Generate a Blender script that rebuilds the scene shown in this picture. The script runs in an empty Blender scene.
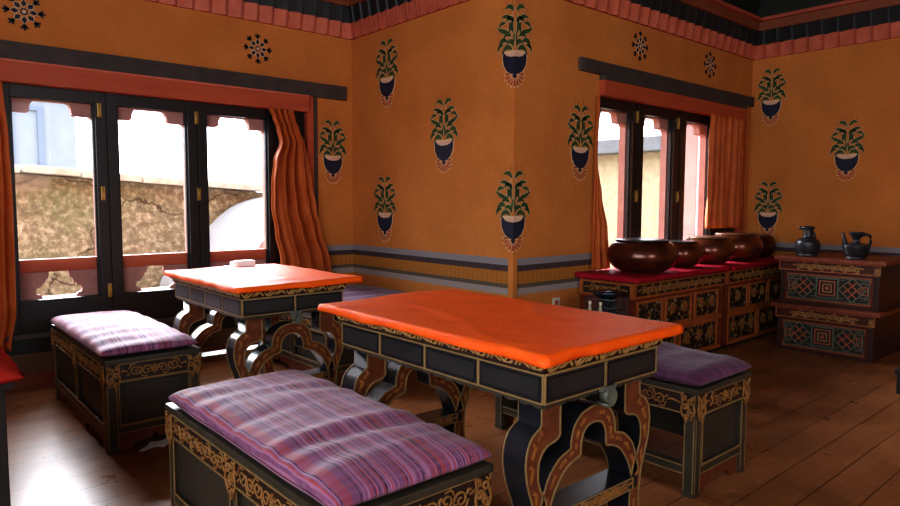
import bpy, bmesh, math, random
from mathutils import Vector, Matrix, noise
PI = math.pi
random.seed(4)
C = bpy.context.scene.collection

# ------------------------------------------------------------------ materials
def lin(h):
    h = h.lstrip('#'); o = []
    for i in (0, 2, 4):
        c = int(h[i:i+2], 16) / 255
        o.append(c / 12.92 if c <= .04045 else ((c + .055) / 1.055) ** 2.4)
    return (o[0], o[1], o[2], 1)

class NT:
    def __init__(s, name):
        m = bpy.data.materials.new(name); m.use_nodes = True
        s.m = m; s.n = m.node_tree.nodes; s.l = m.node_tree.links
        s.b = s.n['Principled BSDF']; s.out = s.n['Material Output']
    def add(s, t, **kw):
        n = s.n.new(t)
        for k, v in kw.items():
            if k.startswith('_'): setattr(n, k[1:], v)
            else: n.inputs[k].default_value = v
        return n
    def link(s, a, b): s.l.new(a, b)
    def coord(s, scale=(1, 1, 1), rot=(0, 0, 0)):
        t = s.n.new('ShaderNodeTexCoord'); mp = s.n.new('ShaderNodeMapping')
        mp.inputs['Scale'].default_value = scale; mp.inputs['Rotation'].default_value = rot
        s.link(t.outputs['Object'], mp.inputs[0]); return mp.outputs[0]
    def noise(s, vec, scale=5, detail=4, rough=.6):
        n = s.add('ShaderNodeTexNoise', Scale=scale, Detail=detail, Roughness=rough)
        s.link(vec, n.inputs['Vector']); return n.outputs['Fac']
    def ramp(s, fac, stops, interp='LINEAR'):
        r = s.n.new('ShaderNodeValToRGB'); r.color_ramp.interpolation = interp
        e = r.color_ramp.elements
        while len(e) < len(stops): e.new(.5)
        for i, (p, c) in enumerate(stops):
            e[i].position = p; e[i].color = lin(c) if isinstance(c, str) else c
        s.link(fac, r.inputs[0]); return r.outputs[0]
    def mix(s, fac, a, b, mode='MIX'):
        n = s.n.new('ShaderNodeMix'); n.data_type = 'RGBA'; n.blend_type = mode
        for sock, v in ((n.inputs[0], fac), (n.inputs[6], a), (n.inputs[7], b)):
            if hasattr(v, 'is_linked'): s.link(v, sock)
            elif isinstance(v, str): sock.default_value = lin(v)
            else: sock.default_value = v
        return n.outputs[2]
    def math(s, op, a, b=0.0):
        n = s.n.new('ShaderNodeMath'); n.operation = op
        for sock, v in ((n.inputs[0], a), (n.inputs[1], b)):
            if hasattr(v, 'is_linked'): s.link(v, sock)
            else: sock.default_value = v
        return n.outputs[0]
    def sep(s, vec):
        n = s.n.new('ShaderNodeSeparateXYZ'); s.link(vec, n.inputs[0]); return n.outputs
    def bump(s, h, st=.3, d=.01):
        n = s.add('ShaderNodeBump', Strength=st, Distance=d)
        s.link(h, n.inputs['Height']); s.link(n.outputs[0], s.b.inputs['Normal'])

def plain(name, c1, c2=None, rough=.6, scale=8, metal=0, bump=0, stretch=(1, 1, 1), spec=.5, coat=0):
    t = NT(name); t.b.inputs['Roughness'].default_value = rough; t.b.inputs['Metallic'].default_value = metal
    t.b.inputs['Specular IOR Level'].default_value = spec
    t.b.inputs['Coat Weight'].default_value = coat; t.b.inputs['Coat Roughness'].default_value = .15
    f = t.noise(t.coord(stretch), scale)
    t.link(t.ramp(f, [(.3, c1), (.7, c2 or c1)]), t.b.inputs['Base Color'])
    if bump: t.bump(f, bump)
    return t.m

M = {}
def make_materials():
    # walls: ochre plaster with painted dado bands by height
    for nm, bands in (('wall', True), ('wall_plain', False)):
        t = NT(nm); v = t.coord(); f = t.noise(v, 3.0, 6); f2 = t.noise(v, 26, 4)
        base = t.mix(t.math('MULTIPLY', f2, .45), t.ramp(f, [(.25, '#bc743a'), (.75, '#d68a48')]), '#a8642f')
        if bands:
            z = t.sep(v)
            zf = t.math('MULTIPLY', z[2], 1.0)
            # meander: fine brick grid
            uu = t.math('ADD', z[0], z[1])
            mm = t.math('LESS_THAN', t.math('FRACT', t.math('MULTIPLY', uu, 22)), .18)
            m2 = t.math('LESS_THAN', t.math('FRACT', t.math('MULTIPLY', z[2], 50)), .2)
            mean = t.mix(t.math('MULTIPLY', t.math('MAXIMUM', mm, m2), .55), '#b9772f', '#7d4a1e')
            cols = t.ramp(zf, [(0, '#c08a44'), (.553, '#a39a98'), (.597, '#55504a'), (.625, '#b9772f'), (.705, '#2e2b3c'), (.745, '#8d8a92'), (.79, '#ffffff')], 'CONSTANT')
            inm = t.math('MULTIPLY', t.math('GREATER_THAN', z[2], .625), t.math('LESS_THAN', z[2], .705))
            cols = t.mix(inm, cols, mean)
            cols = t.mix(t.math('MULTIPLY', f2, .35), cols, '#8a6a48')
            low = t.math('LESS_THAN', z[2], .79)
            low2 = t.math('MULTIPLY', low, t.math('GREATER_THAN', z[2], .553))
            base = t.mix(low2, base, cols)
        t.link(base, t.b.inputs['Base Color']); t.b.inputs['Roughness'].default_value = .85
        t.b.inputs['Specular IOR Level'].default_value = .2
        t.bump(f2, .12, .01); M[nm] = t.m
    # floor planks along X
    t = NT('floor_planks'); v = t.coord()
    br = t.add('ShaderNodeTexBrick', Scale=1.0); br.offset = .37; br.inputs['Brick Width'].default_value = 2.4
    br.inputs['Row Height'].default_value = .16; br.inputs['Mortar Size'].default_value = .0022; br.inputs['Bias'].default_value = 0
    br.inputs['Color1'].default_value = (.25, .25, .25, 1); br.inputs['Color2'].default_value = (.8, .8, .8, 1); br.inputs['Mortar'].default_value = (0, 0, 0, 1)
    t.link(v, br.inputs['Vector'])
    g = t.noise(t.coord((2.0, 34, 1)), 1.6, 8, .65); blot = t.noise(v, 2.6, 6, .65)
    plank = t.ramp(br.outputs['Color'], [(0, '#7a4629'), (1, '#98603c')])
    col = t.mix(t.ramp(g, [(.35, '#000000'), (.7, '#ffffff')]), plank, '#a06a42')
    col = t.mix(t.ramp(blot, [(.42, '#000000'), (.62, '#b8b8b8')]), col, '#4c2817')
    col = t.mix(br.outputs['Fac'], col, '#1c0f08')
    t.link(col, t.b.inputs['Base Color'])
    t.link(t.ramp(t.noise(v, 5, 5), [(.3, '#8a8a8a'), (.75, '#b0b0b0')]), t.b.inputs['Roughness'])
    t.b.inputs['Specular IOR Level'].default_value = .36
    t.bump(t.mix(.5, t.math('SUBTRACT', 1, br.outputs['Fac']), g), .15, .006); M['floor'] = t.m
    # striped purple plaid for the cushions
    for nm, a, b, c, d in (('plaid_mauve', '#704266', '#9c362c', '#1e1b3a', '#986688'), ('plaid_purple', '#5a2c4e', '#4c2442', '#341c3a', '#704068')):
        t = NT(nm); v = t.coord(); s = t.sep(v)
        w = t.n.new('ShaderNodeTexWhiteNoise'); w.noise_dimensions = '1D'
        t.link(t.math('FLOOR', t.math('MULTIPLY', s[0], 300)), w.inputs['W'])
        st = t.ramp(w.outputs['Value'], [(0, a), (.3, b), (.5, d), (.66, a), (.8, c), (.9, d)], 'CONSTANT')
        cx = t.n.new('ShaderNodeTexNoise'); cx.noise_dimensions = '1D'; cx.inputs['Scale'].default_value = 26; cx.inputs['Detail'].default_value = 3
        t.link(s[1], cx.inputs['W'])
        st = t.mix(t.ramp(cx.outputs['Fac'], [(.42, '#000000'), (.6, '#a0a0a0')]), st, d)
        w2 = t.n.new('ShaderNodeTexWhiteNoise'); w2.noise_dimensions = '1D'
        t.link(t.math('FLOOR', t.math('MULTIPLY', s[1], 150)), w2.inputs['W'])
        st = t.mix(t.ramp(w2.outputs['Value'], [(.72, '#000000'), (.9, '#808080')]), st, b)
        t.link(st, t.b.inputs['Base Color']); t.b.inputs['Roughness'].default_value = .7
        t.b.inputs['Sheen Weight'].default_value = .12; t.b.inputs['Specular IOR Level'].default_value = .3
        t.bump(t.noise(v, 14, 5), .25, .01); M[nm] = t.m
    # cloths
    for nm, a, b in (('orange_cloth', '#ea5210', '#f66416'), ('crimson_cloth', '#8d1226', '#a81c32'), ('curtain_cloth', '#b2562a', '#c46a38'), ('red_cloth', '#80201a', '#9a2c24')):
        t = NT(nm); v = t.coord(); f = t.noise(v, 7, 5); fine = t.noise(t.coord((1, 3, 1)), 40, 3)
        t.link(t.ramp(f, [(.3, a), (.7, b)]), t.b.inputs['Base Color']); t.b.inputs['Roughness'].default_value = .75
        t.b.inputs['Specular IOR Level'].default_value = .2 if nm == 'orange_cloth' else (.0 if nm == 'red_cloth' else .1); t.b.inputs['Roughness'].default_value = .5 if nm != 'red_cloth' else .9
        t.bump(fine, .5, .008); M[nm] = t.m
    # carved and painted floral panel
    t = NT('carved_floral'); v = t.coord()
    vo = t.add('ShaderNodeTexVoronoi', Scale=42.0); t.link(v, vo.inputs['Vector'])
    vd = t.add('ShaderNodeTexVoronoi', Scale=26.0, _feature='DISTANCE_TO_EDGE'); t.link(v, vd.inputs['Vector'])
    c = t.ramp(vo.outputs['Color'], [(.0, '#1c1712'), (.34, '#3a2416'), (.46, '#8a6a34'), (.58, '#4a4a3a'), (.68, '#7c3c22'), (.80, '#c8b48a'), (.88, '#2a2018')], 'CONSTANT')
    c = t.mix(t.ramp(vo.outputs['Distance'], [(.42, '#000000'), (.7, '#ffffff')]), c, '#150f0a')
    t.link(c, t.b.inputs['Base Color']); t.b.inputs['Roughness'].default_value = .45
    t.bump(vo.outputs['Distance'], .8, .01); M['carved_floral'] = t.m
    # carved gold relief on dark
    t = NT('carved_gold'); v = t.coord()
    vo = t.add('ShaderNodeTexVoronoi', Scale=30.0); t.link(v, vo.inputs['Vector'])
    f = t.noise(v, 38, 4)
    c = t.ramp(f, [(.44, '#22170f'), (.52, '#8d6430'), (.62, '#c69a4e')])
    t.link(c, t.b.inputs['Base Color']); t.b.inputs['Roughness'].default_value = .4; t.bump(f, .8, .01); M['carved_gold'] = t.m
    # mud wall outside
    t = NT('mud_plaster'); v = t.coord(); f = t.noise(v, 2.2, 8, .7); f2 = t.noise(v, 17, 8, .75); f3 = t.noise(v, 1.1, 3)
    c = t.ramp(f2, [(.3, '#574d3c'), (.5, '#80745c'), (.64, '#b4aa90')])
    c = t.mix(t.ramp(f3, [(.5, '#000000'), (.68, '#b0b0b0')]), c, '#59663e')
    vo = t.add('ShaderNodeTexVoronoi', Scale=1.1, _feature='DISTANCE_TO_EDGE')
    nz = t.add('ShaderNodeTexNoise', Scale=3.0, Detail=6.0); t.link(v, nz.inputs['Vector']); wv = t.mix(.35, v, nz.outputs['Color']); t.link(wv, vo.inputs['Vector'])
    c = t.mix(t.ramp(vo.outputs['Distance'], [(.002, '#ffffff'), (.009, '#000000')]), c, '#3d2f1e')
    br = t.add('ShaderNodeTexBrick', Scale=1.0); br.inputs['Brick Width'].default_value = .7; br.inputs['Row Height'].default_value = .26; br.inputs['Mortar Size'].default_value = .012
    mp = t.coord((1, 1, 1), (PI/2, 0, 0)); t.link(mp, br.inputs['Vector'])
    c = t.mix(t.math('MULTIPLY', br.outputs['Fac'], t.ramp(f, [(.45, '#000000'), (.6, '#8a8a8a')])), c, '#4d3d28')
    t.link(c, t.b.inputs['Base Color']); t.b.inputs['Roughness'].default_value = .95; t.bump(f2, .9, .05); M['mud'] = t.m
    # thin window glass
    t = NT('window_glass'); tr = t.n.new('ShaderNodeBsdfTransparent'); gl = t.n.new('ShaderNodeBsdfGlossy'); gl.inputs['Roughness'].default_value = .02
    fr = t.n.new('ShaderNodeFresnel'); mx = t.n.new('ShaderNodeMixShader'); tr.inputs[0].default_value = (.97, .98, 1, 1)
    t.link(t.math('MULTIPLY', fr.outputs[0], .12), mx.inputs[0]); t.link(tr.outputs[0], mx.inputs[1]); t.link(gl.outputs[0], mx.inputs[2]); t.link(mx.outputs[0], t.out.inputs[0]); M['glass'] = t.m
    P = plain
    M['black_wood'] = P('black_wood', '#101113', '#1a1b1e', .42, 10, stretch=(1, 1, 6))
    M['sash'] = P('sash_paint', '#100e10', '#1c181a', .45, 9, stretch=(1, 1, 5))
    M['lintel'] = P('charcoal_beam', '#3a3230', '#4a403c', .7, 9, bump=.2)
    M['pelmet'] = P('red_pelmet', '#a8482a', '#ba5632', .6, 6, stretch=(.3, 3, 3))
    M['pink_wood'] = P('pink_outer_frame', '#a87468', '#bb877a', .7, 8)
    M['bench_dark'] = P('bench_dark_green', '#2c2a22', '#423c30', .45, 9)
    M['bench_panel'] = P('bench_panel', '#2c2822', '#3a342c', .5, 5)
    M['bench_apron'] = P('bench_apron', '#1b1613', '#33190f', .5, 22)
    M['gold'] = P('old_gilt', '#76502a', '#a0723c', .5, 30)
    M['leaf_gilt'] = P('leaf_gilt', '#96703e', '#c29a5c', .5, 30)
    M['gold_line'] = P('gilt_line', '#77603c', '#8f744a', .5, 20)
    M['skirt'] = P('red_brown_skirt', '#5a2a18', '#6d3820', .5, 9)
    M['table_panel'] = P('table_panel', '#1d1f20', '#2a2b2b', .4, 6)
    M['trestle_red'] = P('trestle_red', '#54281a', '#744022', .5, 30)
    M['blotch'] = P('gilt_blotch', '#7a4620', '#a06a34', .5, 30)
    M['finial'] = P('finial_green', '#4a5048', '#6a6c5c', .5, 20)
    M['trestle_black'] = P('trestle_black', '#15161a', '#202228', .32, 8)
    M['low_brown_strip'] = P('low_brown_strip', '#4a3018', '#5e3e20', .6, 6, stretch=(.4, 3, 3))
    M['cab_red'] = P('cabinet_red', '#5b2716', '#7a371f', .42, 8, stretch=(.6, 3, 3))
    M['cab_orange'] = P('cabinet_moulding', '#8f4c28', '#a8602f', .45, 14)
    M['chest_red'] = P('chest_red', '#3c170e', '#4e2013', .4, 8)
    M['chest_body'] = P('chest_body', '#2c130c', '#3a1a10', .5, 8)  # darker copy of the chest red, with the sides' shade in the colour
    M['chest_dark'] = P('chest_dark', '#181a17', '#25221b', .45, 10)
    M['chest_teal'] = P('chest_teal', '#4a544a', '#66624e', .5, 18)
    M['chest_orange'] = P('chest_orange', '#8a4028', '#a05a36', .5, 18)
    M['brass'] = P('brass_dark', '#431f15', '#6a3620', .25, 5, metal=.5, coat=.2)
    M['brass_hi'] = P('brass_copper', '#522618', '#7d4428', .25, 5, metal=.5, coat=.2)
    M['pot_lid'] = P('pot_lid', '#6a4a38', '#7d5a44', .3, 5, metal=.4)
    M['pot_lid_dark'] = P('pot_lid_dark', '#26211f', '#322a28', .28, 5, metal=.3)
    M['clay_black'] = P('black_clay', '#1c1d22', '#2c2d33', .38, 18, bump=.1)
    M['wire'] = P('grey_wire', '#565a60', '#74777c', .4, 9, metal=.5)
    M['iron'] = P('dark_iron', '#22252c', '#30343c', .35, 9, metal=.6)
    M['steel'] = P('blued_steel', '#3c4656', '#4c5668', .22, 9, metal=.8)
    M['chrome'] = P('pale_metal', '#c8b89a', '#e2d8c0', .3, 9, metal=.3)
    M['white'] = P('white_packet_and_light', '#f2f2f4', '#ffffff', .6, 5)  # for the packet and the light patch laid on the floor
    M['ceiling'] = P('ceiling_dark', '#1a1d16', '#26261c', .7, 3)
    M['cor_red'] = P('cornice_red', '#b85c44', '#d07458', .65, 9)
    M['cor_red2'] = P('cornice_red_dark', '#a04a36', '#b45640', .65, 9)
    M['cor_dark'] = P('cornice_dark', '#191a1c', '#26282a', .55, 9)
    M['cor_grey'] = P('cornice_grey', '#2d3135', '#3d4146', .55, 9)
    M['cor_top'] = P('cornice_top', '#7a4026', '#8c4c2e', .65, 9)
    M['navy'] = P('paint_navy', '#14172c', '#20233c', .7, 20)
    M['leaf'] = P('paint_leaf', '#20381c', '#3f5a2a', .7, 40)
    M['cream'] = P('paint_cream', '#d4b084', '#e2c49c', .8, 20)
    M['pinkcream'] = P('paint_pink', '#d0a088', '#dcb8a2', .8, 20)
    M['paintred'] = P('paint_red', '#9a4526', '#ad5430', .8, 20)
    M['hinge'] = P('hinge_brass', '#a07c40', '#c8a862', .35, 20, metal=.7)
    M['whitewash'] = P('whitewash', '#e8e6e6', '#f6f4f2', .9, 4)
    M['house_pale'] = P('house_pale', '#6e737c', '#787d85', .9, 4)
    M['pillar_pink'] = P('pillar_pale', '#9c8f92', '#aaa0a2', .9, 4)
    M['bluegrey'] = P('blue_grey_paint', '#545e72', '#5e687c', .8, 4)
    M['cream_plaster'] = P('cream_plaster', '#8c7c60', '#a4947a', .95, 9, bump=.5)
    M['roof'] = P('roof_slate', '#4a4a4c', '#5c5c60', .8, 9)
    M['stone'] = P('flat_stone', '#8d8478', '#b5ab9c', .9, 9, bump=.5)
    M['ground'] = P('earth_ground', '#7d7260', '#948872', .95, 3, bump=.3)
    M['car'] = P('car_white', '#85888f', '#92959b', .35, 2, coat=.5)
    M['car_glass'] = P('car_glass', '#5a5f6a', '#6a6f7a', .3, 2)
    M['plastic'] = P('cream_plastic', '#c8c0b4', '#d8d0c4', .5, 9)
make_materials()

# ------------------------------------------------------------------ mesh builder
class MB:
    def __init__(s): s.v = []; s.f = []; s.mi = []; s.mats = []; s.sm = []
    def mat(s, m):
        if m not in s.mats: s.mats.append(m)
        return s.mats.index(m)
    def face(s, ids, m, smooth=False): s.f.append(tuple(ids)); s.mi.append(s.mat(m)); s.sm.append(smooth)
    def box(s, x0, x1, y0, y1, z0, z1, m, bev=0):
        if bev:
            b = bev; i = len(s.v)
            # chamfered box
            bm = bmesh.new(); bmesh.ops.create_cube(bm, size=1)
            for v in bm.verts: v.co = Vector(((x0+x1)/2 + v.co.x*(x1-x0), (y0+y1)/2 + v.co.y*(y1-y0), (z0+z1)/2 + v.co.z*(z1-z0)))
            bmesh.ops.bevel(bm, geom=bm.edges[:], offset=b, segments=2, affect='EDGES', profile=.7)
            bm.verts.index_update(); s.v += [tuple(v.co) for v in bm.verts]
            for f in bm.faces: s.face([i + v.index for v in f.verts], m)
            bm.free(); return
        i = len(s.v)
        s.v += [(x, y, z) for z in (z0, z1) for y in (y0, y1) for x in (x0, x1)]
        for q in ((0, 2, 3, 1), (4, 5, 7, 6), (0, 1, 5, 4), (2, 6, 7, 3), (0, 4, 6, 2), (1, 3, 7, 5)): s.face([i + k for k in q], m)
    def prism(s, pts, fn, d0, d1, m, mside=None, smooth=False):
        # pts: closed 2D outline, fn(u, v, d) -> xyz
        n = len(pts); i = len(s.v)
        s.v += [fn(u, v, d0) for u, v in pts] + [fn(u, v, d1) for u, v in pts]
        s.face([i + k for k in range(n)][::-1], m); s.face([i + n + k for k in range(n)], m)
        if smooth: j = len(s.v); s.v += s.v[i:i+2*n]; i = j
        for k in range(n): s.face((i + k, i + (k+1) % n, i + n + (k+1) % n, i + n + k), mside or m, smooth)
    def ribbon(s, pts, w, fn, d0, d1, m, taper=False, mside=None):
        # thick strip along a 2D polyline; w number or list
        n = len(pts)
        if n < 2: return
        L = []; R = []
        for k in range(n):
            a = pts[max(0, k-1)]; b = pts[min(n-1, k+1)]
            dx, dy = b[0]-a[0], b[1]-a[1]; l = math.hypot(dx, dy) or 1e-6
            ww = (w[k] if isinstance(w, (list, tuple)) else w) / 2
            if taper: ww *= .35 + .65 * math.sin(PI * (k + .5) / n)
            L.append((pts[k][0] - dy/l*ww, pts[k][1] + dx/l*ww)); R.append((pts[k][0] + dy/l*ww, pts[k][1] - dx/l*ww))
        i = len(s.v)
        for k in range(n): s.v += [fn(*L[k], d1), fn(*R[k], d1), fn(*L[k], d0), fn(*R[k], d0)]
        for k in range(n-1):
            a = i + 4*k; b = a + 4
            s.face((a, a+1, b+1, b), m); s.face((a+2, b+2, b+3, a+3), m)
            s.face((a, b, b+2, a+2), mside or m, True); s.face((a+1, a+3, b+3, b+1), mside or m, True)
        for a, fl in ((i, 0), (i + 4*(n-1), 1)):
            q = (a, a+2, a+3, a+1); s.face(q if not fl else q[::-1], mside or m)
    def tube(s, pts, r, m, n=8, cap=True):
        i = len(s.v); K = len(pts)
        P_ = [Vector(p) for p in pts]
        up = Vector((0, 0, 1))
        for k in range(K):
            t = (P_[min(K-1, k+1)] - P_[max(0, k-1)]).normalized()
            a = t.cross(up)
            if a.length < 1e-3: a = t.cross(Vector((1, 0, 0)))
            a.normalize(); b = t.cross(a)
            rr = r[k] if isinstance(r, (list, tuple)) else r
            for j in range(n):
                an = 2*PI*j/n; s.v.append(tuple(P_[k] + a*math.cos(an)*rr + b*math.sin(an)*rr))
        for k in range(K-1):
            for j in range(n):
                s.face((i + k*n + j, i + k*n + (j+1) % n, i + (k+1)*n + (j+1) % n, i + (k+1)*n + j), m, True)
        if cap: s.face([i + j for j in range(n)][::-1], m); s.face([i + (K-1)*n + j for j in range(n)], m)
    def lathe(s, prof, m, n=32, c=(0, 0)):
        i = len(s.v); K = len(prof)
        for r, z in prof:
            for j in range(n):
                a = 2*PI*j/n; s.v.append((c[0] + r*math.cos(a), c[1] + r*math.sin(a), z))
        for k in range(K-1):
            for j in range(n): s.face((i + k*n + j, i + k*n + (j+1) % n, i + (k+1)*n + (j+1) % n, i + (k+1)*n + j), m, True)
        s.face([i + j for j in range(n)][::-1], m); s.face([i + (K-1)*n + j for j in range(n)], m)
    def build(s, name, parent=None, loc=None, **props):
        me = bpy.data.meshes.new(name); me.from_pydata(s.v, [], s.f)
        for m in s.mats: me.materials.append(M[m])
        me.polygons.foreach_set('material_index', s.mi); me.polygons.foreach_set('use_smooth', s.sm)
        bm = bmesh.new(); bm.from_mesh(me); bmesh.ops.recalc_face_normals(bm, faces=bm.faces[:]); bm.to_mesh(me); bm.free()
        me.update(); o = bpy.data.objects.new(name, me); C.objects.link(o)
        if parent: o.parent = parent
        if loc: o.location = loc
        for k, v in props.items(): o[k] = v
        return o

def thing(name, label, cat, loc=(0, 0, 0), rz=0, group=None):
    o = bpy.data.objects.new(name, None); C.objects.link(o); o.location = loc; o.rotation_euler = (0, 0, rz)
    o['label'] = label; o['category'] = cat
    if group: o['group'] = group
    return o
def cr(pts, n=6, closed=False):
    # Catmull-Rom through 2D points
    out = []; N = len(pts); rng = range(N if closed else N-1)
    g = (lambda i: pts[i % N]) if closed else (lambda i: pts[max(0, min(N-1, i))])
    for i in rng:
        p0, p1, p2, p3 = g(i-1), g(i), g(i+1), g(i+2)
        for k in range(n):
            t = k/n
            out.append(tuple(.5*((2*p1[j]) + (-p0[j]+p2[j])*t + (2*p0[j]-5*p1[j]+4*p2[j]-p3[j])*t*t + (-p0[j]+3*p1[j]-3*p2[j]+p3[j])*t**3) for j in range(2)))
    if not closed: out.append(tuple(pts[-1]))
    return out
def frame(o, u, v):
    o, u, v = Vector(o), Vector(u), Vector(v); n = u.cross(v)
    return lambda a, b, d: tuple(o + u*a + v*b + n*d)

# ------------------------------------------------------------------ ornament
def spiral(cx, cy, r, a0, turns, sgn, n=22):
    return [(cx + r*(1-.82*k/n)*math.cos(a0 + sgn*2*PI*turns*k/n), cy + r*(1-.82*k/n)*math.sin(a0 + sgn*2*PI*turns*k/n)) for k in range(n+1)]
def scrolls(mb, fn, L, h, w=.005, d=.004, m='gold', rosette=True):
    """scrolling vine centred on 0..L x 0..h, flowing out from the middle"""
    r = h*.34; half = L/2
    n = max(1, int((half - r*1.4) / (r*2.05)))
    if rosette:
        for k in range(8):
            a = k*PI/4; p = [(half + r*.25*math.cos(a), h/2 + r*.25*math.sin(a)), (half + r*.7*math.cos(a+.22), h/2 + r*.7*math.sin(a+.22)), (half + r*1.0*math.cos(a), h/2 + r*1.0*math.sin(a)), (half + r*.7*math.cos(a-.22), h/2 + r*.7*math.sin(a-.22))]
            mb.prism(p, fn, 0, d, m)
        mb.ribbon([(half + r*.25*math.cos(t*PI/6), h/2 + r*.25*math.sin(t*PI/6)) for t in range(13)], w, fn, 0, d*1.3, m)
    for sd in (-1, 1):
        for i in range(n):
            cx = half + sd*(r*1.5 + i*r*2.05); cy = h/2 + (r*.18 if i % 2 else -r*.18)
            up = 1 if i % 2 == 0 else -1
            a0 = PI if sd > 0 else 0
            p = spiral(cx, cy, r, a0, 1.35, -up*sd)
            mb.ribbon(p, w, fn, 0, d, m, taper=False)
            # leaf sprout and link to the next
            q = [(cx + sd*r*.9, cy + up*r*.4), (cx + sd*r*1.25, cy + up*r*.85), (cx + sd*r*1.55, cy + up*r*.7)]
            mb.ribbon(cr(q, 5), w*1.3, fn, 0, d, m, taper=True)
            q = [(cx - sd*r*.2, cy - up*r), (cx + sd*r*.7, cy - up*r*1.05), (cx + sd*r*1.15, cy - up*r*.2)]
            mb.ribbon(cr(q, 5), w, fn, 0, d, m, taper=True)
        ex = half + sd*(r*1.5 + n*r*2.05 - r*.7)
        if abs(ex - half) < half - .01:
            mb.ribbon(cr([(ex, h/2), (ex + sd*.02, h/2 + r*.3), (half + sd*(half - .004), h/2)], 5), w*1.4, fn, 0, d, m, taper=True)
def corner_scroll(mb, fn, wd, h, d=.006, m='gold'):
    """bracket of curls filling a wd x h field with a ragged lower edge"""
    for cx, cy, r, s_ in ((.35, .75, .30, 1), (.72, .5, .26, -1), (.3, .3, .26, -1), (.66, .13, .2, 1), (.78, .86, .18, 1)):
        mb.ribbon(spiral(cx*wd, cy*h, r*min(wd, h*.8), cx*5, 1.3, s_, 14), .007, fn, 0, d, m)
    mb.ribbon(cr([(.04*wd, h), (.1*wd, .6*h), (.02*wd, .35*h), (.3*wd, .02*h)], 5), .006, fn, 0, d, m)
    mb.ribbon(cr([(wd, .98*h), (.92*wd, .65*h), (.98*wd, .3*h), (.6*wd, -.1*h)], 5), .006, fn, 0, d, m)
def rect_line(mb, fn, u0, u1, v0, v1, w=.005, d=.003, m='gold_line'):
    for a, b, c, e in ((u0, u1, v0, v0+w), (u0, u1, v1-w, v1), (u0, u0+w, v0+w, v1-w), (u1-w, u1, v0+w, v1-w)):
        mb.prism([(a, c), (b, c), (b, e), (a, e)], fn, 0, d, m)
def ogee(L, h, depth):
    """skirt outline with an ogee cut-out along its lower edge"""
    a = L*.16; top = h*depth
    cut = cr([(L-a, 0), (L-a*1.25, top*.35), (L-a*1.9, top*.5), (L*.5+.05*L, top*.62), (L*.5, top)], 5) + cr([(L*.5, top), (L*.5-.05*L, top*.62), (a*1.9, top*.5), (a*1.25, top*.35), (a, 0)], 5)[1:]
    return [(0, 0), (0, h), (L, h), (L, 0)] + cut

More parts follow.
